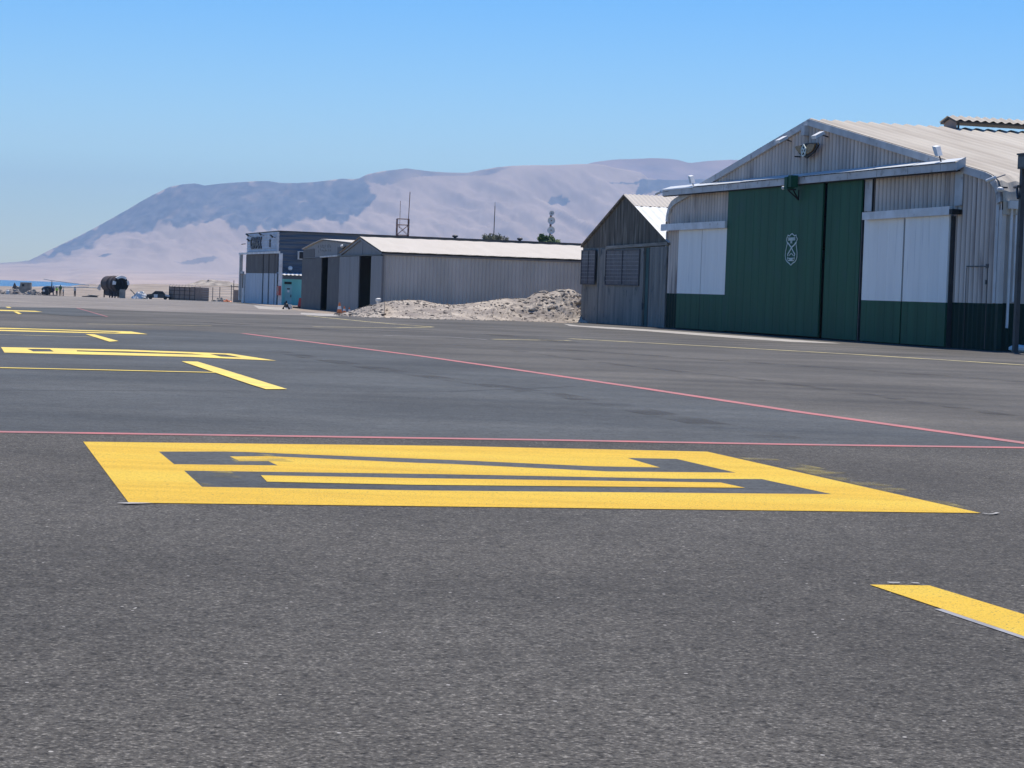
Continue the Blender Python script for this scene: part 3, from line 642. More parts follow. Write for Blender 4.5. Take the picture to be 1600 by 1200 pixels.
mb.m = 0; mb.box(17.2, 17.26, yo + .14, -.03, 8.3, 8.36); mb.box(18.4, 18.46, yo + .14, -.03, 8.5, 8.56)
wb = mb.build('winged_emblem', ['emblem_back', 'gold', 'emblem_white'], None); wb.parent = None
wb.matrix_world = G.e.matrix_basis.copy() if False else Matrix.Identity(4)
wb.location = G.e.location; wb.rotation_euler = G.e.rotation_euler
tag(wb, 'bronze winged emblem mounted high under the gable peak of the green hangar', 'emblem')
mb = MB(); x_, z_ = G.fac(1261, 200, -.1); mb.box(x_ - .22, x_ + .16, -.3, -.04, z_ - .35, z_ + .1); mb.build('junction_box', 'zinc_plain', e)
# floodlights
def flood(px, py, off, label, up=True):
    x, z = G.fac(px, py, off); p = G.world(x, off, z)
    t = empty('floodlight', p, e.rotation_euler.z, label, 'floodlight', 'floodlights on the green hangar')
    mb = MB(); a = [(-.26, -.28, -.1), (.26, -.28, -.1), (.26, .12, .12), (-.26, .12, .12)]
    mb.hexa(a, [(q[0], q[1] - .03, q[2] + .14) for q in a]); mb.build('housing', 'white_sun' if up else 'zinc_plain', t)
    mb = MB(); mb.hexa([(-.22, -.26, -.105), (.22, -.26, -.105), (.22, .10, .092), (-.22, .10, .092)], [(-.22, -.26, -.08), (.22, -.26, -.08), (.22, .10, .11), (-.22, .10, .11)]); mb.build('lens', 'glass_dark', t)
    mb = MB(); mb.tube([(0, .1, .1), (.02, -off - .05, .02)], .03, 6) if up else mb.tube([(0, 0, .1), (.05, .15, -.35)], .03, 6); mb.build('bracket', 'steel_dark', t)
    return t
flood(1224, 221, -.45, 'white floodlight on the gable left of the winged emblem')
flood(1281, 214, -.45, 'white floodlight on the gable right of the winged emblem')
def cflood(px, py, label, fl):
    x, z = G.fac(px, py, -.45); p = G.world(x, -.45, z)
    t = empty('floodlight', p, e.rotation_euler.z, label, 'floodlight', 'floodlights on the green hangar')
    mb = MB(); s = fl
    a = [(-.28, -.1, .38), (.06, -.1, .33), (.30, -.1, -.05), (.02, -.1, -.02)]
    mb.hexa(a, [(q[0], .1, q[2] + .05) for q in a]); mb.build('housing', 'white_sun', t)
    mb = MB(); mb.tube([(.2 * s, 0, 0), (.25 * s, .1, -.35)], .03, 6); mb.build('bracket', 'steel_dark', t)
cflood(1080, 286, 'white floodlight standing on the left end of the canopy', 1)
cflood(1464, 243, 'white floodlight standing on the right end of the canopy', 1)
# siren box with its bracket
x, z = G.fac(1236, 286, -.8); p = G.world(x, -.8, z)
t = empty('siren_box', p, e.rotation_euler.z, 'dark green siren box on a triangular bracket over the widest green door', 'siren')
mb = MB(); mb.box(-.33, -.02, -.2, .15, -.28, .28); mb.box(-.02, .32, -.15, .2, -.2, .34); mb.build('box', 'green', t)
mb = MB(); mb.tube([(-.33, 0, -.3), (.32, .1, -.3)], .035, 6); mb.tube([(-.3, 0, -.32), (0, .4, -.75)], .035, 6); mb.tube([(.28, 0, -.32), (0, .4, -.75)], .035, 6); mb.tube([(0, .4, -.75), (0, .4, -.3)], .03, 6); mb.build('bracket', 'black', t)
mb = MB(); mb.ball((-.42, -.2, -.22), .09, 8, 6); mb.build('camera_head', 'trim_white', t)
def cctv(px, py, off, label, G=G):
    x, z = G.fac(px, py, off); t = empty('security_camera', G.world(x, off, z), e.rotation_euler.z, label, 'camera', 'security cameras on the green hangar')
    mb = MB(); mb.tube([(-.28, -.12, -.04), (.12, .02, .08)], .07, 10); mb.build('housing', 'white_sun', t)
    mb = MB(); mb.tube([(.1, .02, .06), (.3, -off, .2)], .025, 6); mb.build('arm', 'steel', t)
cctv(1552, 281, -.35, 'small white camera under the right roof corner of the green hangar')
cctv(1031, 302, -.9, 'small white camera at the left tip of the door canopy')
t = empty('wall_lamp', G.world(*[(lambda q: (q[0], -.3, q[1]))(G.fac(1563, 296, -.3))][0]), e.rotation_euler.z, 'small white lamp below the rounded right eave of the green hangar', 'lamp')
mb = MB(); mb.ball((0, 0, 0), (.14, .14, .10), 10, 6); mb.build('shade', 'white_sun', t); mb = MB(); mb.box(-.06, .06, .0, .28, .05, .11); mb.build('arm', 'steel_dark', t)

# lamp pole at the right edge
pp = lat(1586, 85.6)
t = empty('lamp_pole', pp, e.rotation_euler.z, 'dark steel pole with a box floodlight head at the right edge beside the green hangar', 'lamp pole')
ztopp = (549 - 262) / F * pp.y
mb = MB(); mb.box(-.085, .085, -.085, .085, 0, ztopp); mb.build('pole', 'steel_dark', t)
mb = MB(); mb.box(-.14, .9, -.16, .35, ztopp - .02, ztopp + .5); mb.box(-.17, .96, -.2, .4, ztopp + .5, ztopp + .56); mb.m = 1; mb.box(-.08, .8, -.17, -.16, ztopp + .05, ztopp + .42); mb.build('lamp_head', ['steel_dark', 'glass_dark'], t)
za = (549 - 290) / F * pp.y
mb = MB(); mb.tube([(0, -.16, za), (-.95, .2, za + .02)], .06, 6); mb.tube([(0, -.16, za - .45), (-.4, 0, za)], .05, 6); mb.build('bracket_arm', 'steel_dark', t)
pq = lat(1592, 86.3)
t = MB(); t.ball((0, 0, .14), (.42, .3, .16), 9, 5); t.ball((.45, .1, .1), (.25, .2, .12), 8, 5); o = t.build('cement_sack', 'white_sun'); o.location = pq
tag(o, 'pale slumped sack on the ground behind the pole at the right edge', 'sack')

# ------------------------------------------------------------------ old shed next to it
d = ray(907, 503); tt = (og.dot(G.W)) / d.dot(G.W); osd = Vector((0, 0, H)) + d * tt
S = Bld('old_shed', osd, AZ, 'weathered dark gabled shed with pale roof between the grey hangar and the green hangar', 'shed', z0=-.06)
e = S.e
g = S.fac(908, 382); ap_ = S.fac(978, 304)
k = .963   # shed built nearer than its first measurement
EZ, AZT, SW = g[1], ap_[1], ap_[0] * 2
sp = [(-.0, EZ), (SW / 2, AZT), (SW, EZ)]
szt = lambda x: interp([(a, b - .02) for a, b in sp], x)
mb = MB(); zr = S.fac(965, 386)[1]
mb.corrx(0, SW, 0, zr, szt, .26, .018); mb.m = 1; mb.corrx(0, SW, .02, -.2, zr, .26, .016); mb.m = 2; mb.prism([(0.03, 0), (SW - .03, 0), (SW - .03, EZ - .1), (SW / 2, AZT - .1), (0.03, EZ - .1)], .06, .16)
mb.build('front_wall', ['shed_wood', 'shed_door', 'interior'], e)
mb = MB(); mb.corry(0, 18, 0, -.2, EZ - .05, .26, .02, sgn=-1); mb.build('side_wall', 'shed_door', e)
mb = MB(); mb.corry(0, 18, SW, -.2, EZ - .05, .26, .02); mb.build('side_wall', 'zinc', e)
mb = MB(); mb.prism([(0, 0), (SW, 0), (SW, EZ - .1), (SW / 2, AZT - .1), (0, EZ - .1)], 17.9, 18.0); mb.build('back_wall', 'shed_wood', e)
q = .27   # upper band beige, lower band white
xm, zm = SW / 2 + (SW / 2) * q, AZT + (EZ - AZT) * q
mb = MB(); mb.roofsheet([(-.2, EZ - .07), (SW / 2, AZT + .03)], -.15, 18.1, .26, .02)
mb.roofsheet([(SW / 2, AZT + .03), (xm, zm + .05)], -.15, 18.1, .26, .02); mb.m = 1; mb.roofsheet([(xm, zm + .03), (SW + .2, EZ - .07)], -.15, 18.1, .52, .012)
mb.m = 2; mb.strip([(-.15, EZ - .12), (SW / 2, AZT - .02), (SW + .15, EZ - .12)], .07, -.12, 18)
mb.build('roof', ['roof_pale', 'roof_white', 'shed_wood'], e)
X = lambda px, py=420: S.fac(px, py)
mb = MB(); x0, x1 = X(949)[0], SW; zb = X(965, 389)[1]
mb.hexa([(x0, -.16, zb - .0), (x1, -.16, zb + .13), (x1, -.05, zb + .13), (x0, -.05, zb)], [(x0, -.16, zb + .17), (x1, -.16, zb + .30), (x1, -.05, zb + .30), (x0, -.05, zb + .17)]); mb.build('door_rail', 'shed_beam', e)
mb = MB(); a, b_ = X(936)[0], X(1004)[0]; mb.box(a + .15, b_ + .5, -.10, -.02, .05, zr - .1); mb.box(a + .15, a + .3, -.14, -.1, .05, zr - .1)
mb.box(b_ + .35, b_ + .5, -.13, -.1, .05, zr - .1)
mb.build('sliding_door', 'shed_door', e)
def swin(xa, xb, za, zb_, name='window', ncol=8, nrow=9):
    mb = MB(); mb.box(xa, xb, -.135, -.115, za, zb_); w_ = mb.build(name, 'old_glass', e)
    mb = MB(); fr = .06
    mb.box(xa - fr, xa, -.17, -.10, za - fr, zb_ + fr); mb.box(xb, xb + fr, -.17, -.10, za - fr, zb_ + fr); mb.box(xa, xb, -.17, -.10, za - fr, za); mb.box(xa, xb, -.17, -.10, zb_, zb_ + fr)
    xm = (xa + xb) / 2; mb.box(xm - .05, xm + .05, -.165, -.135, za, zb_); mb.build('frame', 'dark_sheet', w_)
    mb = MB()
    for i in range(1, nrow): z_ = za + (zb_ - za) * i / nrow; mb.box(xa, xm - .05, -.15, -.136, z_ - .018, z_ + .018); mb.box(xm + .05, xb, -.15, -.136, z_ - .018, z_ + .018)
    for i in range(1, ncol):
        if i != ncol // 2: x_ = xa + (xb - xa) * i / ncol; mb.box(x_ - .015, x_ + .015, -.154, -.151, za, zb_)
    mb.build('glazing_bars', 'grey_door2', w_)
swin(S.fac(950, 389)[0] + .15, S.fac(1003, 390)[0], S.fac(950, 444)[1], S.fac(950, 391)[1] - .05)
swin(.25, S.fac(936, 389)[0] - .25, S.fac(912, 443)[1], S.fac(912, 390)[1] - .1, ncol=4)
mb = MB(); a = S.fac(1006, 400)[0] + .2; mb.box(a + .35, a + .85, -.06, -.02, .02, zr - .1); mb.build('green_board', 'shed_green', e)
mb = MB(); mb.box(a + .90, a + 1.1, -.09, -.02, .0, zr - .05); mb.build('door_gap', 'black', e); a2 = S.fac(936, 440)[0]; boxes('door_gap', 'black', e, [(a2 - .05, a2 + .1, -.09, -.02, .0, zr - .15)])
mb = MB(); mb.box(a + 1.15, SW - .05, -.13, -.05, .02, zr - .05); x_ = a + 1.5
while x_ < SW - .2: mb.box(x_, x_ + .02, -.14, -.13, .05, zr - .1); x_ += .42
mb.build('side_panel', 'shed_door', e)
# roof turbine stub on the shed
p = S.world(SW / 2 + .2, 8, AZT + .05)

# ------------------------------------------------------------------ grey hangar with pale roof
k2 = 1.05; d = ray(523, 489); o2 = Vector((0, 0, H)) + d * (151.6 / d.y)
Hh = Bld('grey_hangar', o2, AZ, 'low grey corrugated hangar with long pale roof and open black doorway behind the dirt mound', 'hangar', z0=-.2)
e = Hh.e
xr = Hh.fac(597, 440)[0]; ze = Hh.fac(597, 392.5)[1]; xa_, za_ = Hh.fac(565, 371.3); xl = 2 * xa_ - xr; zrail = Hh.fac(570, 399)[1]
LH = 30.0
hzt = lambda x: interp([(xl, ze - .03), (xa_, za_ - .03), (xr, ze - .03)], x)
xo0, xo1 = Hh.fac(560, 440)[0], Hh.fac(579, 440)[0]
mb = MB(); mb.prism([(xl, zrail), (xr, zrail), (xr, ze - .05), (xa_, za_ - .05), (xl, ze - .05)], 0, .1); mb.box(xa_ - .05, xa_ + .45, -.02, 0, zrail, za_ - .25); mb.box(xr - .35, xr, 0, .1, -.2, zrail - .002); mb.box(xl, xl + .3, 0, .1, -.2, zrail - .002)
mb.build('front_wall', 'grey_door', e)
mb = MB(); mb.corry(.0, LH, xr, -.3, ze, .24, .028); mb.m = 1; mb.box(xr - .25, xr - .06, .1, LH, -.2, ze - .1); mb.build('side_wall', ['grey_wall', 'interior'], e)
mb = MB(); mb.box(xl, xl + .1, .1, LH, -.2, ze - .1); mb.build('side_wall', 'grey_wall', e)
mb = MB(); mb.prism([(xl, -.2), (xr, -.2), (xr, ze - .05), (xa_, za_ - .05), (xl, ze - .05)], LH - .1, LH); mb.build('back_wall', 'interior', e)
mb = MB(); mb.roofsheet([(xl - .15, ze - .03), (xa_, za_ + .06), (xr + .18, ze - .03)], -.12, LH, 1.0, .012, 2); mb.m = 1; mb.strip([(xl - .1, ze - .12), (xa_, za_ - .03), (xr + .12, ze - .12)], .12, -.08, LH - .02)
mb.m = 2; mb.box(xr + .03, xr + .12, -.1, LH, ze - .14, ze - .07)
mb.build('roof', ['roof_pale', 'grey_door', 'black'], e)
mb = MB(); mb.box(Hh.fac(529, 440)[0], xr, -.14, -.02, zrail - .04, zrail + .05); mb.build('door_rail', 'steel_dark', e)
def hp(pa, pb, y, m_, z=zrail): 
    a = Hh.fac(pa, 440, y)[0]; b = Hh.fac(pb, 440, y)[0]; panel(a, b, -.15, z - .06, y, m_, parent=e, name='sliding_door', rib=.5)
hp(529.5, 545, -.12, 'grey_door2'); hp(545.3, 560, -.2, 'grey_door2'); hp(579, 595.5, -.12, 'grey_door2')
mb = MB(); mb.box(xr - .02, xr + .08, -.06, .02, -.2, ze); mb.build('corner_post', 'black', e)

# ------------------------------------------------------------------ dark hangar left of it
AZ3 = R(11.55); d = ray(471.5, 482.5); o3 = Vector((0, 0, H)) + d * (179.0 / d.y)
D3 = Bld('dark_hangar', o3, AZ3, 'dark low gabled hangar between the blue grey building and the long grey hangar', 'hangar', z0=o3.z)
e = D3.e
rx_ = D3.fac(552, 440)[0]; z3 = D3.fac(502, 402)[1]; zl3 = D3.fac(475, 390)[1]; xa3, za3 = D3.fac(506, 375.5); zm3 = D3.fac(492, 381)[1]; xm3 = D3.fac(492, 381)[0]; zr3 = D3.fac(552, 381.5)[1]
mb = MB(); mb.prism([(.1, z3), (rx_, z3), (rx_, zr3), (xa3, za3), (xm3, zm3), (.1, zl3)], 0, .1); mb.m = 1; mb.box(.1, D3.fac(492, 390)[0], -.03, 0, z3 + .05, zl3 - .02); mb.box(D3.fac(528, 390)[0], D3.fac(536, 390)[0], -.03, 0, z3 + .1, zr3 - .1)
mb.build('front_wall', ['grey_door', 'dark_sheet'], e)
mb = MB(); mb.box(.1, .2, .1, 9, 0, zl3 - .05); mb.build('side_wall', 'dark_sheet', e)
mb = MB(); mb.box(.2, rx_, 8.9, 9, 0, zl3 - .05); mb.build('back_wall', 'interior', e)
mb = MB()
for a, b in (((-.0, zl3 + .02), (xm3, zm3 + .03)), ((xm3, zm3 + .03), (xa3, za3 + .05)), ((xa3, za3 + .05), (rx_ + .1, zr3 + .05))):
    mb.hexa([(a[0], -.15, a[1]), (b[0], -.15, b[1]), (b[0], 9, b[1]), (a[0], 9, a[1])], [(a[0], -.15, a[1] + .05), (b[0], -.15, b[1] + .05), (b[0], 9, b[1] + .05), (a[0], 9, a[1] + .05)])
mb.build('roof', 'roof_pale', e)
def dp(pa, pb, y, m_):
    a = D3.fac(pa, 440, y)[0]; b = D3.fac(pb, 440, y)[0]; panel(a, b, -.05, z3 - .04, y, m_, parent=e, name='sliding_door', rib=.6)
dp(471.2, 501.5, -.1, 'dark_sheet'); dp(511.5, 529, -.1, 'dark_sheet'); 
mb = MB(); mb.box(D3.fac(504, 402)[0], D3.fac(536, 402)[0], -.2, -.02, z3 - .04, z3 + .06); mb.build('door_rail', 'zinc_plain', e)
# faded painted scrawl on the gable
random.seed(3)
for k in range(16):
    mb = MB()
    px = 498 + (k % 8) * 2.6 + random.uniform(-.5, .5); py = 385 + (k // 8) * 6.5 + random.uniform(-.7, .7)
    x, z = D3.fac(px, py); pts = [(x + random.uniform(-.3, .3), z + random.uniform(-.12, .12)) for _ in range(4)]
    for a, b in zip(pts[:-1], pts[1:]):
        dd = Vector((b[0] - a[0], b[1] - a[1])); 
        if dd.length < .05: continue
        nn = Vector((-dd.y, dd.x)).normalized() * .03
        mb.prism([(a[0] + nn.x, a[1] + nn.y), (b[0] + nn.x, b[1] + nn.y), (b[0] - nn.x, b[1] - nn.y), (a[0] - nn.x, a[1] - nn.y)], -.012, -.002)
    if mb.v: mb.build('faded_lettering', 'navy', e)
x, z = D3.fac(535, 384.5, -.2); t = empty('wall_lamp', D3.world(x, -.2, z), e.rotation_euler.z, 'small white lamp on the gable of the dark hangar', 'lamp')
mb = MB(); mb.ball((0, 0, 0), (.25, .15, .11), 8, 5); mb.build('shade', 'white_sun', t); mb = MB(); mb.box(-.05, .05, 0, .2, -.2, .0); mb.build('arm', 'steel_dark', t)

# ------------------------------------------------------------------ sign building
d = ray(383.5, 472); o4 = Vector((0, 0, H)) + d * (238.0 / d.y)
B4 = Bld('sign_building', o4, AZ, 'tall blue grey building with a pale lettered gable and pale blue sliding doors', 'building', z0=-.5)
e = B4.e
xr = B4.fac(432.3, 440)[0]; zt4 = B4.fac(432, 362.3)[1]; zl4 = B4.fac(384, 366.3)[1]; zs = B4.fac(400, 394)[1]; zb4 = B4.fac(400, 426.5)[1]; L4 = 55.0
mb = MB(); mb.prism([(0, zs), (xr, zs), (xr, zt4), (0, zl4)], .02, .14); z_ = zs + .05; i = 0
while z_ < zl4 - .1:
    hh = .27; mb.hexa([(0, -.04, z_), (xr, -.04, z_), (xr, .02, z_), (0, .02, z_)], [(0, -.0, z_ + hh - .03), (xr, -.0, z_ + hh - .03), (xr, .02, z_ + hh - .03), (0, .02, z_ + hh - .03)]); z_ += hh
mb.build('sign_gable', 'siding', e)
mb = MB(); n = 46; vs = []; 
ny = 110
for j in range(ny + 1):
    y_ = L4 * j / ny
    for i in range(n + 1):
        z = zt4 * i / n; wob = noise.noise(Vector((y_ * .45, z * .35, 1.))) * .35
        vs.append((xr + .045 * math.cos(2 * math.pi * (z + wob * .5) / .42), y_, z))
mb.add(vs, [(j * (n + 1) + i, (j + 1) * (n + 1) + i, (j + 1) * (n + 1) + i + 1, j * (n + 1) + i + 1) for j in range(ny) for i in range(n)])
mb.build('side_wall', 'navy_wall', e)
mb = MB(); mb.box(0, .1, 0.14, L4, 0, zl4); mb.build('side_wall', 'navy_wall', e)
mb = MB(); mb.box(.1, xr - .06, L4 - .1, L4, 0, zl4); mb.build('back_wall', 'navy_wall', e)
mb = MB(); mb.hexa([(-.05, -.02, zl4), (xr + .1, -.02, zt4), (xr + .1, L4, zt4 - .05), (-.05, L4, zl4)], [(-.05, -.02, zl4 + .1), (xr + .1, -.02, zt4 + .12), (xr + .1, L4, zt4 + .07), (-.05, L4, zl4 + .1)]); mb.build('roof', 'steel_dark', e)
mb = MB(); mb.box(xr - .12, xr + .08, -.06, .1, zs, zt4 - .02); mb.build('corner_trim', 'siding', e)
# doors: brown upper part, blue lower part
mb = MB(); mb.box(.05, xr, .0, .12, 0.0, zs - .01); mb.build('door_frame', 'interior', e)
def gp(pa, pb, y):
    a = B4.fac(pa, 440, y)[0]; b = B4.fac(pb, 440, y)[0]
    mb = MB(); mb.corrx(a, b, y, zb4, zs - .25, .6, .05); mb.box(a, b, y + .06, y + .1, zb4, zs - .25); mb.m = 1; mb.box(a, b, y, y + .08, .05, zb4 - .02)
    for k in range(int((b - a) / .9)): mb.box(a + .5 + .9 * k, a + .53 + .9 * k, y - .012, y, .08, zb4 - .05)
    mb.build('sliding_door', ['brown_sheet', 'bluedoor'], e)
gp(383.5, 409.5, -.12); gp(411.5, 418.5, -.2); gp(420.5, 428, -.12); gp(429.5, 432, -.12)
mb = MB(); mb.box(-3.0, xr + 2.2, -.35, -.15, zs - .22, zs - .02); mb.build('portal_beam', 'trim_white', e)
xp = B4.fac(438, 440, -.3)[0]
mb = MB(); mb.box(xp - .28, xp + .05, -.45, -.15, .0, zs - .22); mb.build('portal_post', 'trim_white', e)
xq = B4.fac(375.5, 440, -.3)[0]
mb = MB(); mb.box(xq - .1, xq + .35, -.45, -.15, .3, zs - .22); mb.box(xq + .3, -.0, -.4, -.2, zb4 - .1, zb4 + .15); mb.build('portal_post', 'zinc_plain', e)
mb = MB(); mb.box(xq + .4, -.02, -.2, -.05, .0, zb4 - .12); mb.m = 1; xw = B4.fac(379.5, 440, -.2)[0]; mb.box(xw - .3, xw + .35, -.22, -.2, 1.6, 3.1); mb.build('side_annex', ['trim_white', 'steel_dark'], e)
xs_, zs_ = B4.fac(401, 380.5); tx = text_mesh('sign_lettering', 'GMAX', 1.6, 'navy', e, (xs_, -.09, zs_), ext=.03, sx=1.35, bold=.06)
xs_, zs_ = B4.fac(422.5, 380.5); mb = MB(); mb.box(xs_ - .32, xs_ + .3, -.09, -.05, zs_ - .35, zs_ + .05); mb.ball((xs_, -.07, zs_ + .25), (.3, .04, .22), 8, 5); mb.build('sign_logo', 'navy', e)
for px, py in ((386, 367.5), (406, 366), (387.5, 375.5), (424, 369.5)):
    x, z = B4.fac(px, py, -.42); t = empty('sign_lamp', B4.world(x, -.42, z), e.rotation_euler.z,
        {386: 'dark sign lamp at the top left corner of the sign gable', 406: 'dark sign lamp above the big lettering', 387.5: 'dark sign lamp left of the big lettering', 424: 'dark sign lamp at the upper right of the sign gable'}[px], 'lamp', 'lamps over the building sign')
    mb = MB(); mb.hexa([(-.25, -.14, .08), (.25, -.14, .08), (.2, .12, -.12), (-.2, .12, -.12)], [(-.25, -.1, .2), (.25, -.1, .2), (.2, .16, .0), (-.2, .16, .0)]); mb.build('shade', 'steel_dark', t); mb = MB(); mb.tube([(0, .1, 0), (0, .40, -.1)], .03, 6); mb.build('arm', 'steel_dark', t)
x, z = B4.fac(381, 381.5, -.1); t = MB(); t.tube([(x - 1.4, -.1, z), (x + .9, -.1, z + .02)], .05, 6); o = t.build('wall_bracket', 'steel_dark', e)
# turquoise annex on its near side
ya0 = B4.side(442, 450, xr + 2.4)[0]; ya1 = B4.side(484, 450, xr + 2.4)[0]; za1 = B4.side(450, 428, xr + 2.4)[1]; za2 = B4.side(450, 436, xr + 2.4)[1]
ax = xr + 2.4
t4 = empty('turquoise_annex', (e.location.x, e.location.y, e.location.z), e.rotation_euler.z, 'small turquoise annex with one pale door beside the pale blue sliding doors', 'annex')
mb = MB(); mb.box(xr + .06, ax, ya0, ya1 + 2, -.05, za2); mb.m = 1; mb.box(xr + .06, ax + .02, ya0 - .02, ya1 + 2, za2 + .002, za1 - .12); mb.build('wall', ['teal', 'navy_wall'], t4)
mb = MB(); mb.roofsheet([(xr + .07, za1 + .12), (ax + .55, za1 - .1)], ya0 - .3, ya1 + 2, .4, .03); mb.m = 1; mb.box(xr + .07, ax + .02, ya0 - .2, ya1 + 2, za1 - .12, za1 - .08); mb.build('roof', ['white_sun', 'rust'], t4)
yd0 = B4.side(443.5, 450, ax)[0] ; yd0 = B4.side(442, 450, ax)[0] + .2; yd0, yd1 = B4.side(445, 450, ax)[0], B4.side(456, 450, ax)[0]
zd = B4.side(450, 445, ax)[1]
mb = MB(); mb.box(ax, ax + .05, yd0, yd1, .0, zd); dr = mb.build('door', 'teal_light', t4)
mb = MB(); mb.box(ax + .05, ax + .1, yd1 - .12, yd1 - .05, .9, 1.15); mb.build('handle', 'black', dr)
mb = MB(); mb.box(ax + .05, ax + .055, yd0 + .2, yd1 - .2, zd - .45, zd - .32); mb.m = 1; mb.box(ax + .05, ax + .06, yd0 + .25, yd1 - .25, zd - .72, zd - .52); mb.build('notice', ['steel_dark', 'white_sun'], dr)
z_ = B4.side(450, 442.3, ax)[1]
mb = MB(); mb.box(ax, ax + .08, yd0 - .05, yd1 - .05, z_ - .1, z_ + .12); mb.build('transom_grille', 'black', t4)
x, z = B4.side(453.5, 419, xr + .5); t = empty('wall_lamp', B4.world(xr + .5, x, z), e.rotation_euler.z, 'round white lamp above the turquoise annex roof', 'lamp')
mb = MB(); mb.ball((0, 0, 0), .22, 10, 7); mb.build('globe', 'white_sun', t); mb = MB(); mb.tube([(0, 0, -.1), (-.1, -.05, -.7)], .05, 6); mb.build('arm', 'steel_dark', t)
x, z = B4.fac(435.5, 454, -.5); t = empty('hose_cabinet', B4.world(x, -.5, z), e.rotation_euler.z, 'faded red hose cabinet fixed to the pale portal post', 'cabinet')
mb = MB(); mb.box(-.6, .6, -.1, .1, -.45, .45); mb.build('cabinet', 'red', t); mb = MB(); mb.box(-.22, .22, -.115, -.1, -.05, .3); mb.build('window', 'glass_dark', t)
# air conditioner box
x, z = B4.side(471, 399, xr + .3); t = empty('air_conditioner', B4.world(xr + .3, x, z), e.rotation_euler.z, 'white framed dark air conditioner box high on the blue grey wall', 'air conditioner')
mb = MB(); mb.box(-.3, .3, -.35, .35, -.4, .4); mb.build('casing', 'trim_white', t); mb = MB(); mb.box(.3, .34, -.27, .3, -.33, .33); mb.build('grille', 'black', t)
# roof vents
for px, lab in ((712.5, 'dark roof vent on the long blue grey roof, left of the two'), (814, 'dark roof vent on the long blue grey roof, right of the two')):
    y_, z = B4.side(px, 375, xr); t = empty('roof_vent', B4.world(xr - .4, y_, zt4), e.rotation_euler.z, lab, 'vent', 'roof vents')
    mb = MB(); mb.tube([(0, 0, 0), (0, 0, .2)], .14, 8); mb.build('stem', 'steel_dark', t); mb = MB(); mb.tube([(0, 0, .16), (0, 0, .24), (0, 0, .36), (0, 0, .44)], [.15, .3, .3, .1], 10); mb.build('cowl', 'steel_dark', t)

# ------------------------------------------------------------------ masts and trees behind the roofs
def mast_at(px, pyt, depth):
    b = lat(px, depth); top = at(px + 0, pyt, depth); return b, top.z - b.z
b, h = mast_at(625, 342, 290)
t = empty('lattice_tower', b, R(8), 'red and brown lattice tower with two whip antennas behind the long roof', 'tower')
hw = 9.0 / F * 290
mb = MB()
for sx in (-1, 1):
    for sy in (-1, 1): mb.tube([(sx * hw, sy * hw, 0), (sx * hw, sy * hw, h)], .06, 5)
zz = h; 
while zz > .5:
    for (a, c) in (((-1, -1), (1, -1)), ((1, -1), (1, 1)), ((1, 1), (-1, 1)), ((-1, 1), (-1, -1))):
        mb.tube([(a[0] * hw, a[1] * hw, zz), (c[0] * hw, c[1] * hw, zz)], .04, 4)
        if zz < h - .7: mb.tube([(a[0] * hw, a[1] * hw, zz), (c[0] * hw, c[1] * hw, zz - 1.3)], .025, 4); mb.tube([(c[0] * hw, c[1] * hw, zz), (a[0] * hw, a[1] * hw, zz - 1.3)], .025, 4)
    zz -= .75 if zz > h - .7 else 1.3
mb.build('frame', 'lattice', t)
for px, top, w_ in ((619.5, 314, .03), (632.5, 300, .05)):
    x_ = (px - 625) / F * 290; z1 = at(px, top, 290).z - b.z; mb = MB(); mb.tube([(x_, -hw, h - 1.2), (x_ + (.12 if px > 625 else 0), -hw, z1)], w_, 5); mb.build('antenna', 'lattice', t)
b, h = mast_at(766.5, 321.5, 280)
t = empty('mast', b, 0, 'thin dark antenna mast rising behind the sparse tree', 'mast'); mb = MB(); mb.tube([(0, 0, 0), (.1, 0, h)], [.1, .05], 6); mb.build('pole', 'steel_dark', t)
mb = MB(); mb.tube([(.1, 0, h), (.1, 0, h + .5)], .02, 4); mb.build('tip', 'steel_dark', t)
b, h = mast_at(855.5, 330, 275)
t = empty('dish_mast', b, R(10), 'microwave mast with four round dishes above the green tree', 'mast'); mb = MB(); mb.tube([(-.1, 0, 0), (0, 0, h)], .13, 6); mb.build('pole', 'lattice', t)
for py, r_ in ((333, .30), (344.5, .46), (359.5, .46), (372, .42)):
    z_ = at(855, py, 275).z - b.z; mb = MB(); y_ = -.25
    mb.tube([(0, y_ - .18, z_), (0, y_ - .1, z_), (0, y_ - .1, z_)], [r_, r_, r_ * .9], 16, cap=False); mb.tube([(0, y_ - .18, z_), (0, y_ - .02, z_), (0, y_ + .05, z_)], [r_ * .98, r_ * .8, .1], 16, cap=False)
    mb.m = 1; mb.tube([(0, y_ - .2, z_), (0, y_, z_)], .07, 6); mb.build('dish', ['white_sun', 'lattice'], t)
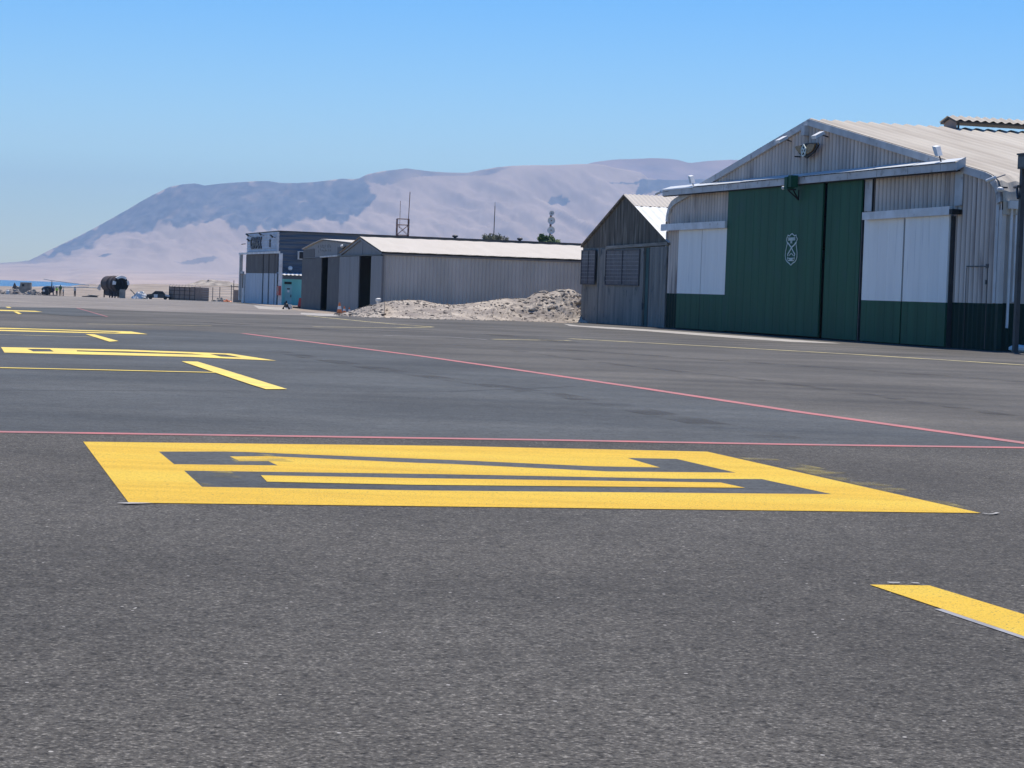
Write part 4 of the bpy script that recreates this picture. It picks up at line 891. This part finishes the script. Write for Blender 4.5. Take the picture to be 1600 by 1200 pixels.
def tree(px, pyt, depth, wpx, label, mat, n, leaf, clumps, kind):
    b = lat(px, depth); top = at(px, pyt, depth).z - b.z; rw = wpx / F * depth / 2
    t = empty('tree', b, 0, label, 'tree')
    rnd = random.Random(int(px)); mb = MB(); mb.tube([(0, 0, 0), (.1, 0, top * .35), (0, 0.1, top * .6)], [.28, .2, .12], 7)
    cl = []
    for k in range(clumps):
        a = rnd.uniform(0, 6.28); rr = rw * rnd.uniform(.2, 1) ; c = Vector((math.cos(a) * rr, math.sin(a) * rr * .7, top * rnd.uniform(.72, .97) - (rr / rw) ** 2 * top * .07))
        cl.append((c, rnd.uniform(.35, .7) * rw * .55)); mb.tube([(0, 0.05, top * rnd.uniform(.3, .55)), tuple(c * .7 + Vector((0, 0, top * .22))), tuple(c)], [.1, .05, .02], 5)
    mb.build('trunk', 'bark', t)
    mb = MB()
    for k in range(n):
        c, r_ = rnd.choice(cl); v = Vector((rnd.gauss(0, 1), rnd.gauss(0, 1), rnd.gauss(0, .75))); v = v.normalized() * r_ * rnd.uniform(.3, 1.1)
        p = c + v; a = Vector((rnd.gauss(0, 1), rnd.gauss(0, 1), rnd.gauss(0, 1))).normalized(); q = a.orthogonal().normalized(); s_ = leaf * rnd.uniform(.6, 1.3)
        mb.add([p - a * s_, p + q * s_ * .5, p + a * s_, p - q * s_ * .5], [(0, 1, 2, 3)])
    mb.build('crown', mat, t)
tree(766, 360, 275, 46, 'sparse dry grey green tree at the foot of the thin mast', 'leaf_dry', 2200, .15, 20, 0)
tree(848, 367, 268, 46, 'bushy green tree below the mast with dishes', 'leaf', 5000, .22, 22, 0)

# ------------------------------------------------------------------ dirt mound in front of the grey hangar
TOP = [(524, 491.5), (532, 490), (545, 487), (560, 482), (575, 478), (590, 474), (602, 471.5), (615, 470), (640, 468.5), (660, 469), (672, 472), (690, 475.5), (705, 476.5), (725, 474.5), (740, 473), (760, 471), (775, 467.5), (790, 466), (800, 467), (812, 466), (822, 466.5), (833, 459), (845, 457), (855, 457), (862, 455), (872, 453), (880, 452), (888, 451), (896, 453), (904, 460), (914, 464), (930, 468)]
TOE = [(524, 492.5), (560, 495), (620, 497), (700, 499.5), (800, 501), (870, 503), (905, 504), (930, 505)]
mb = MB(); nu, nv = 230, 34; vs = []
def hwall(px):
    dd = ray(px, 440)
    t1 = (Hh.o.dot(Hh.U) + Hh.fac(597, 440)[0]) / dd.dot(Hh.U) if px >= 598 else (Hh.o.dot(Hh.W)) / dd.dot(Hh.W)
    return t1 * dd.y
MP = []
for i in range(nu + 1):
    px = 524 + (930 - 524) * i / nu
    toe = gnd(px, interp(TOE, px)); D0 = toe.y; Dw = hwall(px) - .8; D0 = min(D0, Dw - 4); D1 = max(D0 + 2.2, Dw - 1.2) if px >= 600 else D0 + 3.0
    D0 = max(D0, D1 - 13)
    crest = at(px, interp(TOP, px), D1).z
    for j in range(nv + 1):
        v = j / nv
        if v < .8:
            t_ = v / .8; dep = D0 + (D1 - D0) * t_; base = gz(dep); z = base + (crest - base) * (t_ ** 1.15)
        else:
            t_ = (v - .8) / .2; dep = D1 + (Dw + .3 - D1) * t_ if px >= 600 else D1 + 2 * t_; z = crest + (gz(dep) - crest) * t_
        p = at(px, 480, dep); am = math.sin(math.pi * min(1, v / .8 if v < .8 else (1 - v) / .2 + .0)) if v > 0 else 0
        w_ = math.sin(math.pi * min(v / .8, 1)) if v < .8 else 0
        hh = max(.15, crest - gz(dep))
        n_ = noise.fractal(Vector((p.x * .9, p.y * .9, 0)), 1., 2., 5); n2_ = noise.fractal(Vector((p.x * 3, p.y * 3, 4)), 1., 2., 4)
        rid = 1 - abs(noise.noise(Vector((p.x * .6, p.y * .5, 7)))) * 2
        z += w_ * hh * (.22 * n_ + .10 * rid) + (w_ * .05 + (.02 if v > .02 and v < .9 else 0)) * n2_
        if v == 0: z = gz(dep) - .06
        vs.append((p.x, dep, z)); MP.append((p.x, dep, z, v))
mb.add(vs, [(i * (nv + 1) + j, (i + 1) * (nv + 1) + j, (i + 1) * (nv + 1) + j + 1, i * (nv + 1) + j + 1) for i in range(nu) for j in range(nv)])
tm = empty('dirt_mound', (0, 0, 0), 0, 'long pale mound of dirt and rubble heaped along the grey hangar wall', 'mound')
mb.build('soil', 'dirt', tm, smooth=False)
def rocks(name, n, mat, lo, hi, seed, parent, pts):
    rnd = random.Random(seed); mb = MB()
    for k in range(n):
        p = rnd.choice(pts); s_ = rnd.uniform(lo, hi) ** 1.0
        base = len(mb.v); 
        phi = (1 + 5 ** .5) / 2
        ico = [(-1, phi, 0), (1, phi, 0), (-1, -phi, 0), (1, -phi, 0), (0, -1, phi), (0, 1, phi), (0, -1, -phi), (0, 1, -phi), (phi, 0, -1), (phi, 0, 1), (-phi, 0, -1), (-phi, 0, 1)]
        fc = [(0, 11, 5), (0, 5, 1), (0, 1, 7), (0, 7, 10), (0, 10, 11), (1, 5, 9), (5, 11, 4), (11, 10, 2), (10, 7, 6), (7, 1, 8), (3, 9, 4), (3, 4, 2), (3, 2, 6), (3, 6, 8), (3, 8, 9), (4, 9, 5), (2, 4, 11), (6, 2, 10), (8, 6, 7), (9, 8, 1)]
        sx, sy, sz = rnd.uniform(.6, 1.5), rnd.uniform(.6, 1.3), rnd.uniform(.35, .8)
        mb.add([(p[0] + a * s_ * sx * rnd.uniform(.35, .6), p[1] + b * s_ * sy * rnd.uniform(.35, .6), p[2] + c * s_ * sz * rnd.uniform(.35, .6)) for a, b, c in ico], fc)
    o = mb.build(name, mat, parent); o['kind'] = 'stuff'; return o
pv = [p for p in MP if .03 < p[3] < .82]
rocks('rubble', 900, 'rock', .02, .09, 5, tm, pv)
rocks('dark_rubble', 420, 'rock_dark', .03, .12, 6, tm, pv)
pt = [(p[0] + random.gauss(0, .3), p[1] - abs(random.gauss(0, 1.2)), gz(p[1]) + .01, 0) for p in MP if p[3] == 0]
rocks('loose_pebbles', 260, 'rock', .02, .07, 9, tm, pt)
pr = [p for p in pv if p[0] > .5 and p[3] > .3]
rocks('boulders', 60, 'rock', .12, .30, 8, tm, pr)
# dirt skirt spreading from the mound toward the apron
# delineator posts, bollard
def cone(px, py0, pyt, label, r=.16):
    p = gnd(px, py0); p = Vector((p.x, p.y, gz(p.y)))
    D_ = p.y; h = (py0 - pyt) / F * D_
    t = empty('delineator_post', p, 0, label, 'traffic post', 'orange and white posts by the dark hangar')
    mb = MB(); mb.tube([(0, 0, 0), (0, 0, .08), (0, 0, .1)], [r * 1.7, r * 1.7, r], 10); mb.build('base', 'steel_dark', t)
    mb = MB(); mb.tube([(0, 0, .1), (0, 0, h * .45)], [r, r * .7], 10); mb.m = 1; mb.tube([(0, 0, h * .45), (0, 0, h * .7)], [r * .7, r * .5], 10); mb.m = 0; mb.tube([(0, 0, h * .7), (0, 0, h)], [r * .5, r * .22], 10); mb.build('cone', ['orange', 'cone_white'], t)
cone(530, 491.8, 472.5, 'tallest orange and white cone, at the left end of the dirt mound', .17)
cone(537.7, 491.6, 478.5, 'middle orange and white cone, second from the left end of the mound', .13)
cone(545.5, 491, 480, 'short whitish cone nearest the mound, third from the left', .11)
p = at(591, 478, 128.5); p.z = .32
t = empty('vent_pipe', p, 0, 'orange pipe with a round white cap standing in the dirt mound', 'pipe')
mb = MB(); mb.tube([(0, 0, -.3), (0, 0, .35)], .11, 10); mb.build('pipe', 'orange', t)
mb = MB(); mb.tube([(0, 0, .35), (0, 0, .5), (0, 0, .52), (0, 0, .66), (0, 0, .7)], [.1, .1, .17, .17, .06], 10); mb.build('cap', 'cone_white', t)
# hydrant trolley, block, red stanchion
p = gnd(447, 483.5); t = empty('fire_extinguisher_trolley', p, 0, 'black wheeled extinguisher in front of the turquoise annex', 'extinguisher')
sc_ = p.y / F
mb = MB(); mb.tube([(0, 0, .15 * 1), (0, 0, 8.5 * sc_), (0, 0, 10 * sc_)], [.16, .15, .06], 10); mb.build('cylinder', 'steel_dark', t)
mb = MB(); mb.tube([(-.25, 0, 0.02), (0, 0, .45), (.25, 0, 0.02)], .05, 6); mb.tube([(0, 0, 11 * sc_), (-.15, 0, 9.5 * sc_)], .04, 6); mb.tube([(0, 0, 10 * sc_), (0, 0, 13.5 * sc_)], .06, 6); mb.build('frame', 'black', t)
for x_ in (-.2, .2): mb = MB(); mb.tube([(x_, -.04, .07), (x_, .04, .07)], .07, 10); mb.build('wheel', 'rubber', t)
p = gnd(451.5, 482.3); mb = MB(); mb.box(-.25, .25, -.2, .2, 0, .2); mb.box(-.2, .2, -.15, .15, .2, .3); o = mb.build('concrete_block', 'white_sun'); o.location = p; tag(o, 'small white concrete block beside the black extinguisher', 'block')
p = gnd(467.5, 481.5); t = empty('red_barrier', p, 0, 'upright red board leaning by the corner of the dark hangar', 'barrier')
mb = MB(); mb.hexa([(-.15, 0, 0), (.22, 0, 0), (.22, .1, 0), (-.15, .1, 0)], [(-.05, .2, 16 * p.y / F), (.25, .2, 16 * p.y / F), (.25, .3, 16 * p.y / F), (-.05, .3, 16 * p.y / F)]); mb.build('board', 'red', t); mb = MB(); mb.box(-.5, .4, -.05, .35, 0, .12); mb.build('foot', 'black', t)
p = gnd(892, 501.5); p = Vector((p.x, p.y, gz(p.y))); mb = MB(); mb.box(-.3, .25, -.2, .2, 0, .16); mb.box(-.2, .1, -.1, .15, .16, .3); o = mb.build('stone_block', 'rock_dark'); o.location = p; tag(o, 'dark block on the sand at the left foot of the weathered shed', 'block')

# ------------------------------------------------------------------ far left: people, helicopter, fuselage, wrecks
DP = 388.0
def person(px, depth, hgt, top, legs, label, seed, vest=None, lean=0.):
    p = lat(px, depth); p.z = terrain(p.x, p.y)
    t = empty('person', p, R(seed * 53 % 360), label, 'person', 'people gathered by the helicopter')
    rnd = random.Random(seed); s = hgt / 1.75; sp_ = rnd.uniform(.08, .16); ar = rnd.uniform(.2, .34)
    pts = {'pel': (0, 0, .95), 'ch': (lean * .3, 0, 1.35), 'nk': (lean * .4, 0, 1.5), 'hd': (lean * .45, -.02, 1.62), 'ht': (lean * .45, -.02, 1.72),
           'sl': (-.19, 0, 1.43), 'sr': (.19, 0, 1.43), 'el': (-ar, .02, 1.16), 'er': (ar, -.04, 1.17), 'hl': (-.22, -.16, .97), 'hr': (.26, -.1, .93),
           'il': (-.1, 0, .9), 'ir': (.1, 0, .9), 'kl': (-sp_, -.03, .5), 'kr': (sp_, -.02, .5), 'al': (-sp_ - .02, .02, .08), 'ar': (sp_ + .02, .02, .08), 'tl': (-sp_ - .03, -.14, .04), 'tr': (sp_ + .03, -.14, .04)}
    rad = {'pel': .18, 'ch': .20, 'nk': .06, 'hd': .095, 'ht': .075, 'sl': .075, 'sr': .075, 'el': .05, 'er': .05, 'hl': .035, 'hr': .035, 'il': .1, 'ir': .1, 'kl': .085, 'kr': .085, 'al': .06, 'ar': .06, 'tl': .04, 'tr': .04}
    ed = [('pel', 'ch'), ('ch', 'nk'), ('nk', 'hd'), ('hd', 'ht'), ('ch', 'sl'), ('ch', 'sr'), ('sl', 'el'), ('sr', 'er'), ('el', 'hl'), ('er', 'hr'), ('pel', 'il'), ('pel', 'ir'), ('il', 'kl'), ('ir', 'kr'), ('kl', 'al'), ('kr', 'ar'), ('al', 'tl'), ('ar', 'tr')]
    ks = list(pts); me = bpy.data.meshes.new('body'); me.from_pydata([tuple(c * s for c in pts[k_]) for k_ in ks], [(ks.index(a), ks.index(b)) for a, b in ed], [])
    o = bpy.data.objects.new('body', me); COL.objects.link(o); md = o.modifiers.new('s', 'SKIN'); ms = o.modifiers.new('b', 'SUBSURF'); ms.levels = 1
    for i_, k_ in enumerate(ks): me.skin_vertices[0].data[i_].radius = (rad[k_] * s, rad[k_] * s * (.8 if k_ in ('pel', 'ch') else 1)); me.skin_vertices[0].data[i_].use_root = (k_ == 'pel')
    dg = bpy.context.evaluated_depsgraph_get(); dg.update(); m2 = bpy.data.meshes.new_from_object(o.evaluated_get(dg)); bpy.data.objects.remove(o)
    m2.materials.clear()
    for n_ in ('skin', top, legs, 'hair', 'rubber'): m2.materials.append(M[n_])
    for f in m2.polygons:
        z = f.center.z / s; x_ = abs(f.center.x) / s
        if z > 1.67 or (z > 1.56 and f.center.y > .03): f.material_index = 3
        elif z > 1.5: f.material_index = 0
        elif z > .97 and not (x_ > .17 and z < 1.03): f.material_index = 1
        elif x_ > .19 and z > .85: f.material_index = 0
        elif z > .1: f.material_index = 2
        else: f.material_index = 4
    bo = bpy.data.objects.new('body', m2); COL.objects.link(bo); bo.parent = t
    if vest:
        mb = MB(); mb.tube([(lean * .1, 0, 1.0 * s), (lean * .3, 0, 1.3 * s), (lean * .35, 0, 1.46 * s)], [.2 * s, .21 * s, .14 * s], 12); mb.build('vest', vest, t)
M['hivis'] = pm('lime safety vest', (.55, .8, .12), None, 5, .6); M['shirt_white'] = pm('white shirt', (.6, .6, .56), None, 5, .7); M['shirt_green'] = pm('green jacket', (.05, .13, .05), None, 5, .8)
M['cloth_dark'] = pm('dark trousers', (.02, .022, .03), None, 5, .8); M['cloth_navy'] = pm('navy overalls', (.03, .035, .11), None, 5, .8); M['cloth_khaki'] = pm('khaki trousers', (.2, .13, .07), None, 5, .8)
person(77.3, 389, 1.7, 'cloth_dark', 'cloth_dark', 'person in all dark clothes standing leftmost by the helicopter cabin', 1)
person(83, 388, 1.72, 'cloth_navy', 'cloth_navy', 'person in navy overalls beside the helicopter mast', 2)
person(88.5, 387, 1.55, 'hivis', 'cloth_dark', 'person in a lime safety vest and dark trousers, turned to the helicopter', 3, vest='hivis')
person(94, 384, 1.95, 'shirt_green', 'cloth_khaki', 'tall person in a dark green jacket and khaki trousers', 4)
person(98.7, 387, 1.45, 'shirt_white', 'cloth_dark', 'person in a white shirt and dark trousers, right end of the group', 5, lean=-.3)
person(117, 388, 1.75, 'shirt_white', 'cloth_dark', 'person standing alone right of the group, white top and black trousers', 6)
# light helicopter behind them
p = lat(80.5, 393); p.z = terrain(p.x, p.y)
t = empty('helicopter', p, R(4), 'small helicopter with drooping white rotor behind the group of people', 'helicopter')
mb = MB(); mb.ball((-.6, 0, 1.05), (1.15, .65, .62), 16, 10); mb.build('cabin', 'cloth_dark', t, smooth=True)
mb = MB(); mb.ball((-1.05, -.12, 1.15), (.5, .55, .38), 12, 8); mb.build('windscreen', 'glass', t, smooth=True)
mb = MB(); mb.tube([(.2, 0, 1.3), (.9, 0, 1.6), (3.5, 0, 1.62), (8.2, 0, 1.66)], [.4, .2, .13, .07], 10); mb.build('tail_boom', 'white_sun', t, smooth=True)
mb = MB(); mb.prism([(7.7, 1.5), (8.1, 1.2), (8.35, 1.2), (8.4, 2.2), (8.1, 2.3)], -.03, .03); mb.build('tail_fin', 'white_sun', t)
mb = MB(); mb.tube([(0, 0, 1.5), (0, 0, 2.55)], [.12, .05], 8); mb.build('mast', 'steel_dark', t)
for s_, zt_ in ((-1, 2.75), (1, 1.95)):
    mb = MB(); L_ = 1.4 if s_ < 0 else 6.4; z1 = 2.55
    a = [(0, -.12, z1), (s_ * L_, -.12, zt_), (s_ * L_, .12, zt_), (0, .12, z1)]; mb.hexa(a, [(q_[0], q_[1], q_[2] + .12) for q_ in a]); mb.build('rotor_blade', 'white_sun', t)
for sy in (-.7, .7):
    mb = MB(); mb.tube([(-2.0, sy, .25), (-1.6, sy, .06), (.9, sy, .06)], .05, 6); mb.tube([(-1.2, sy, .06), (-1.0, sy * .5, .6)], .04, 6); mb.tube([(.4, sy, .06), (.2, sy * .5, .6)], .04, 6); mb.build('skid', 'steel_dark', t)
# low dark hump: covered cargo in front of the cabin
p = lat(69.5, 388); p.z = terrain(p.x, p.y); t = empty('ground_cart', p, R(6), 'low dark ground cart with a white tank left of the people', 'cart')
mb = MB(); mb.prism([(-.75, .15), (.7, .15), (.75, .75), (.45, 1.15), (.0, .95), (-.55, .55)], -.35, .35); mb.build('body', 'cloth_dark', t)
mb = MB(); mb.ball((-.1, -.36, .78), (.2, .1, .2), 10, 7); mb.build('tank', 'white_sun', t)
for x_ in (-.5, .45):
    mb = MB(); mb.tube([(x_, -.4, .2), (x_, -.3, .2)], .2, 12); mb.build('wheel', 'rubber', t)

# fuselage wreck
pf = lat(189, 386); pb = lat(168, 392); pf.z = pb.z = terrain(pf.x, pf.y)
t = empty('fuselage_wreck', pf, math.atan2(pb.y - pf.y, pb.x - pf.x), 'burnt brown aircraft fuselage shell on legs with a white rimmed open nose', 'fuselage')
Lf = (pb - pf).length; zc = 2.35; r_ = 1.38
mb = MB(); prev = None; seg = 28
prs = [(-.0, r_ * .93), (.4, r_), (1.6, r_), (1.62, r_ * 1.03), (1.8, r_ * 1.03), (1.82, r_), (3.6, r_), (3.62, r_ * 1.03), (3.8, r_ * 1.03), (3.82, r_), (Lf, r_ * .97)]
mb.tube([(a, 0, zc) for a, b in prs], [b for a, b in prs], seg, cap=False)
mb.tube([(a, 0, zc) for a, b in prs[1:]], [b * .96 for a, b in prs[1:]], seg, cap=False)
mb.tube([(Lf - .1, 0, zc), (Lf, 0, zc)], [r_ * .96, r_ * .5], seg, cap=True)
mb.build('shell', 'rust', t, smooth=True)
mb = MB()
for a0, a1, rr in ((50, 130, 1.42), (150, 185, 1.4), (-5, 22, 1.4)):
    pts_ = [R(a0 + (a1 - a0) * i / 8) for i in range(9)]
    for u, v in zip(pts_[:-1], pts_[1:]):
        mb.hexa([(-.12, math.cos(u) * rr, zc + math.sin(u) * rr), (.5, math.cos(u) * rr * 1.01, zc + math.sin(u) * rr), (.5, math.cos(v) * rr, zc + math.sin(v) * rr), (-.12, math.cos(v) * rr, zc + math.sin(v) * rr)],
                [(-.12, math.cos(u) * rr * .72, zc + math.sin(u) * rr * .74), (.5, math.cos(u) * rr * .97, zc + math.sin(u) * rr * .97), (.5, math.cos(v) * rr * .97, zc + math.sin(v) * rr * .97), (-.12, math.cos(v) * rr * .72, zc + math.sin(v) * rr * .74)])
mb.build('nose_rim', 'white_sun', t)
mb = MB(); mb.prism([(-.2, .0), (.1, 0), (.1, 1.3), (-.2, 1.5)], -.7, .3); mb.build('nose_frame', 'ruin', t)
mb = MB(); mb.prism([(.6, .25), (Lf - .6, .35), (Lf - .2, 1.15), (.3, 1.15)], -.65, .65); mb.build('undercarriage', 'rust', t)
for x_ in (.9, 2.4, 3.6, Lf - .4):
    for y_ in (-.75, .75): mb = MB(); mb.tube([(x_, y_, 0), (x_, y_, 1.35)], .12, 6); mb.build('leg', 'rust', t)
# stairs right of the nose
p = lat(209, 384); p.z = terrain(p.x, p.y); t = empty('access_stairs', p, R(0), 'small pale ladder stairs leaning at the fuselage nose', 'stairs')
for y_ in (-.3, .3): mb = MB(); mb.tube([(-.6, y_, 1.5), (.9, y_, 0)], .05, 5); mb.build('rail', 'ruin', t)
for i in range(5): mb = MB(); x_ = -.45 + .27 * i; mb.box(x_, x_ + .2, -.3, .3, 1.28 - .27 * i, 1.32 - .27 * i); mb.build('step', 'ruin', t)
# pile of white rubble
def heap(name, px, depth, w_, h_, mat, label, seed, n=60, cat='rubble'):
    p = lat(px, depth); p.z = terrain(p.x, p.y); rnd = random.Random(seed); t = empty(name, p, 0, label, cat)
    mb = MB(); vs = []; nn = 20
    for i in range(nn + 1):
        for j in range(nn + 1):
            u, v = i / nn * 2 - 1, j / nn * 2 - 1; r_ = math.hypot(u, v); z = h_ * max(0, 1 - r_ ** 1.6) * (1 + .5 * noise.noise(Vector((u * 3 + seed, v * 3, 0)))) + .06 * noise.noise(Vector((u * 9, v * 9, seed))) - .04
            vs.append((u * w_, v * w_ * .6, z))
    mb.add(vs, [(i * (nn + 1) + j, (i + 1) * (nn + 1) + j, (i + 1) * (nn + 1) + j + 1, i * (nn + 1) + j + 1) for i in range(nn) for j in range(nn)])
    mb.build('heap', mat, t); rocks('fragments', n, mat, .1, .35, seed, t, [v for v in vs if v[2] > .02])
    return t
heap('rubble_pile', 219, 384, 1.5, 1.15, 'white_sun', 'heap of white broken pieces between the fuselage and the wrecked car', 11, 70)
# wrecked car
p = lat(247, 383); p.z = terrain(p.x, p.y); t = empty('wrecked_car', p, R(8), 'burnt out dark car wreck with pale patches beside the slatted enclosure', 'car')
mb = MB(); mb.prism([(-1.95, .25), (1.9, .25), (1.95, .75), (1.2, .9), (.75, 1.4), (-.5, 1.42), (-1.1, .9), (-1.9, .8)], -.75, .75); mb.m = 1; mb.prism([(-.9, .92), (-.45, 1.32), (-.05, 1.34), (-.05, .92)], -.76, .76); mb.prism([(.05, .92), (.05, 1.34), (.65, 1.3), (1.0, .92)], -.76, .76); mb.build('body', ['steel_dark', 'black'], t)
mb = MB(); mb.box(-.7, -.1, -.80, -.76, .3, .85); mb.build('door', 'white_sun', t); mb = MB(); mb.prism([(1.15, .92), (1.9, .78), (1.9, .5), (1.2, .6)], -.79, -.755); mb.build('fender', 'bluedoor', t)
mb = MB(); mb.hexa([(.8, -.6, .95), (1.5, -.6, 1.35), (1.5, .6, 1.35), (.8, .6, .95)], [(.8, -.6, .99), (1.5, -.6, 1.39), (1.5, .6, 1.39), (.8, .6, .99)]); mb.build('bonnet', 'bluedoor', t)
for x_ in (-1.25, 1.2):
    for y_ in (-.78, .6): mb = MB(); mb.tube([(x_, y_, .28), (x_, y_ + .18, .28)], .3, 12); mb.build('wheel', 'rubber', t)
# slatted enclosure
a = lat(264.5, 384); b = lat(304.5, 378); zt_ = terrain(a.x, a.y)
t = empty('slatted_enclosure', Vector((a.x, a.y, zt_)), math.atan2(b.y - a.y, b.x - a.x), 'brown slatted enclosure with spiked top edge in front of the dunes', 'enclosure')
We = (b - a).length; hE = 2.25
mb = MB(); x_ = 0
while x_ < We: mb.box(x_, x_ + .17, -.03, .03, 0, hE); x_ += .2
mb.build('front_slats', 'brick', t)
mb = MB(); y_ = .1
while y_ < 2.6: mb.box(We - .06, We, y_, y_ + .17, 0, hE); mb.box(0, .06, y_, y_ + .17, 0, hE); y_ += .2
x_ = 0
while x_ < We: mb.box(x_, x_ + .17, 2.6, 2.66, 0, hE); x_ += .2
mb.build('side_slats', 'brick', t)
mb = MB()
for z_ in (.25, .9, 1.6, hE - .1): mb.box(-.02, We + .02, -.08, -.03, z_, z_ + .07)
for k in range(6): mb.box(We * k / 5 - .04, We * k / 5 + .04, -.1, -.03, 0, hE + .05)
mb.build('frame', 'rust', t)
mb = MB()
for k in range(9): x_ = We * k / 8 - .2; mb.tube([(x_, 0, hE), (x_ + .35, 0, hE + .38)], .03, 4)
mb.tube([(0.1, 0, hE + .3), (We, 0, hE + .3)], .015, 4); mb.build('spikes', 'steel', t)
# fence to the right of it
t = empty('wire_fence', Vector((b.x, b.y, terrain(b.x, b.y))), 0, 'wire fence on thin dark posts between the slatted enclosure and the sign building', 'fence')
P_ = []
for px, dd, hh in ((312, 380, 2.4), (332, 372, 2.3), (343, 368, 2.4), (361, 360, 2.7), (364.5, 358, 3.4)):
    q_ = lat(px, dd); q_.z = terrain(q_.x, q_.y); l = q_ - t.location; P_.append(l); mb = MB(); mb.tube([tuple(l), (l.x, l.y, l.z + hh)], .06, 5); mb.build('post', 'steel_dark', t)
mb = MB()
for z_ in (.4, .8, 1.2, 1.6, 2.0, 2.25):
    mb.tube([(0, 0, z_)] + [(l.x, l.y, l.z + z_) for l in P_], .018, 4)
mb.build('wires', 'steel', t)
# brown wall by the sign building, pile, ruin etc
p = lat(369.5, 330); p.z = terrain(p.x, p.y); mb = MB(); mb.box(-.45, 1.1, -.15, .15, -.1, 1.7); mb.box(-.5, 1.15, -.2, .2, 1.7, 1.78); o = mb.build('brick_wall', 'brick'); o.location = p; tag(o, 'short brown wall at the left corner of the sign building', 'wall')
heap('debris_pile', 344, 352, 1.3, .55, 'rock', 'low pale debris pile at the foot of the wire fence', 21, 30)
heap('debris_pile', 355, 346, .55, .35, 'orange', 'small orange brown debris heap right of the pale one', 22, 8)
heap('sand_heap', 335, 560, 7, 1.4, 'dirt', 'pale sand heap in the dunes behind the wire fence', 23, 10, 'heap')
heap('dirt_heap', 52, 384, 1.6, .95, 'dirt', 'small pale dirt heap below the ruined block on the far left', 24, 30, 'heap')
heap('dirt_heap', 20, 386, 1.9, 1.0, 'dirt', 'brownish dirt heap left of the ruined block', 25, 30, 'heap')
heap('dirt_heap', -2, 386, 1.6, .7, 'dirt', 'low dirt heap at the left edge of the picture', 26, 30, 'heap')
p = lat(39, 396); p.z = terrain(p.x, p.y); t = empty('concrete_ruin', p, R(5), 'ruined grey brown concrete block with one dark square hole, far left by the sea', 'ruin')
mb = MB(); mb.prism([(-1.9, -.1), (1.0, -.1), (.95, 2.15), (-.85, 2.15), (-.9, 1.5), (-1.2, 1.3), (-1.5, 1.5)], 0, 1.6); mb.build('wall', 'ruin', t)
mb = MB(); mb.box(-.55, -.15, -.02, .05, 1.45, 1.85); mb.build('opening', 'black', t)
p = lat(22, 396); p.z = terrain(p.x, p.y); mb = MB(); mb.add([(-.7, -.5, 0), (.7, -.5, 0), (.8, .5, 0), (-.8, .5, 0), (.05, -.1, 2.1), (.2, .1, 1.8), (-.25, 0, 1.2), (.45, 0, 1.0)], [(0, 1, 7), (0, 7, 4), (0, 4, 6), (1, 2, 7), (7, 5, 4), (2, 5, 7), (2, 3, 5), (3, 6, 5), (6, 4, 5), (3, 0, 6)])
o = mb.build('rock_outcrop', 'rock_dark'); o.location = p; tag(o, 'pointed dark rock left of the concrete ruin', 'rock')
p = lat(12, 384); p.z = terrain(p.x, p.y); mb = MB(); mb.tube([(0, 0, 0), (0, 0, .05), (0, 0, .6), (0, 0, .7), (0, 0, .8)], [.28, .3, .28, .15, .15], 12); o = mb.build('white_drum', 'white_sun'); o.location = p; tag(o, 'white drum standing among the dirt heaps at the far left', 'drum')
p = lat(140, 384); p.z = terrain(p.x, p.y); mb = MB(); mb.prism([(-1.3, 0), (1.3, 0), (1.25, .18), (.4, .25), (-1.2, .12)], -.4, .5); mb.m = 1; mb.prism([(-.3, .26), (1.4, .2), (1.6, .3), (-.2, .4)], -.3, .5); o = mb.build('flat_wreckage', ['black', 'rock']); o.location = p; tag(o, 'flat dark wreckage with a pale lid on the ground right of the lone person', 'wreckage')

# ------------------------------------------------------------------ haze
mb = MB(); mb.box(-7800, 7800, -700, 14800, -16.5, 660)
hz = mb.build('haze', [], None)
m = bpy.data.materials.new('haze air'); m.use_nodes = True; N = m.node_tree.nodes; L = m.node_tree.links; N.clear()
o_ = N.new('ShaderNodeOutputMaterial'); v = N.new('ShaderNodeVolumePrincipled'); v.inputs['Color'].default_value = c4(HAZE_COLOR); v.inputs['Density'].default_value = HAZE_DENSITY; v.inputs['Anisotropy'].default_value = 0.0
L.new(v.outputs[0], o_.inputs['Volume']); hz.data.materials.append(m); hz['kind'] = 'stuff'
bpy.context.view_layer.update()
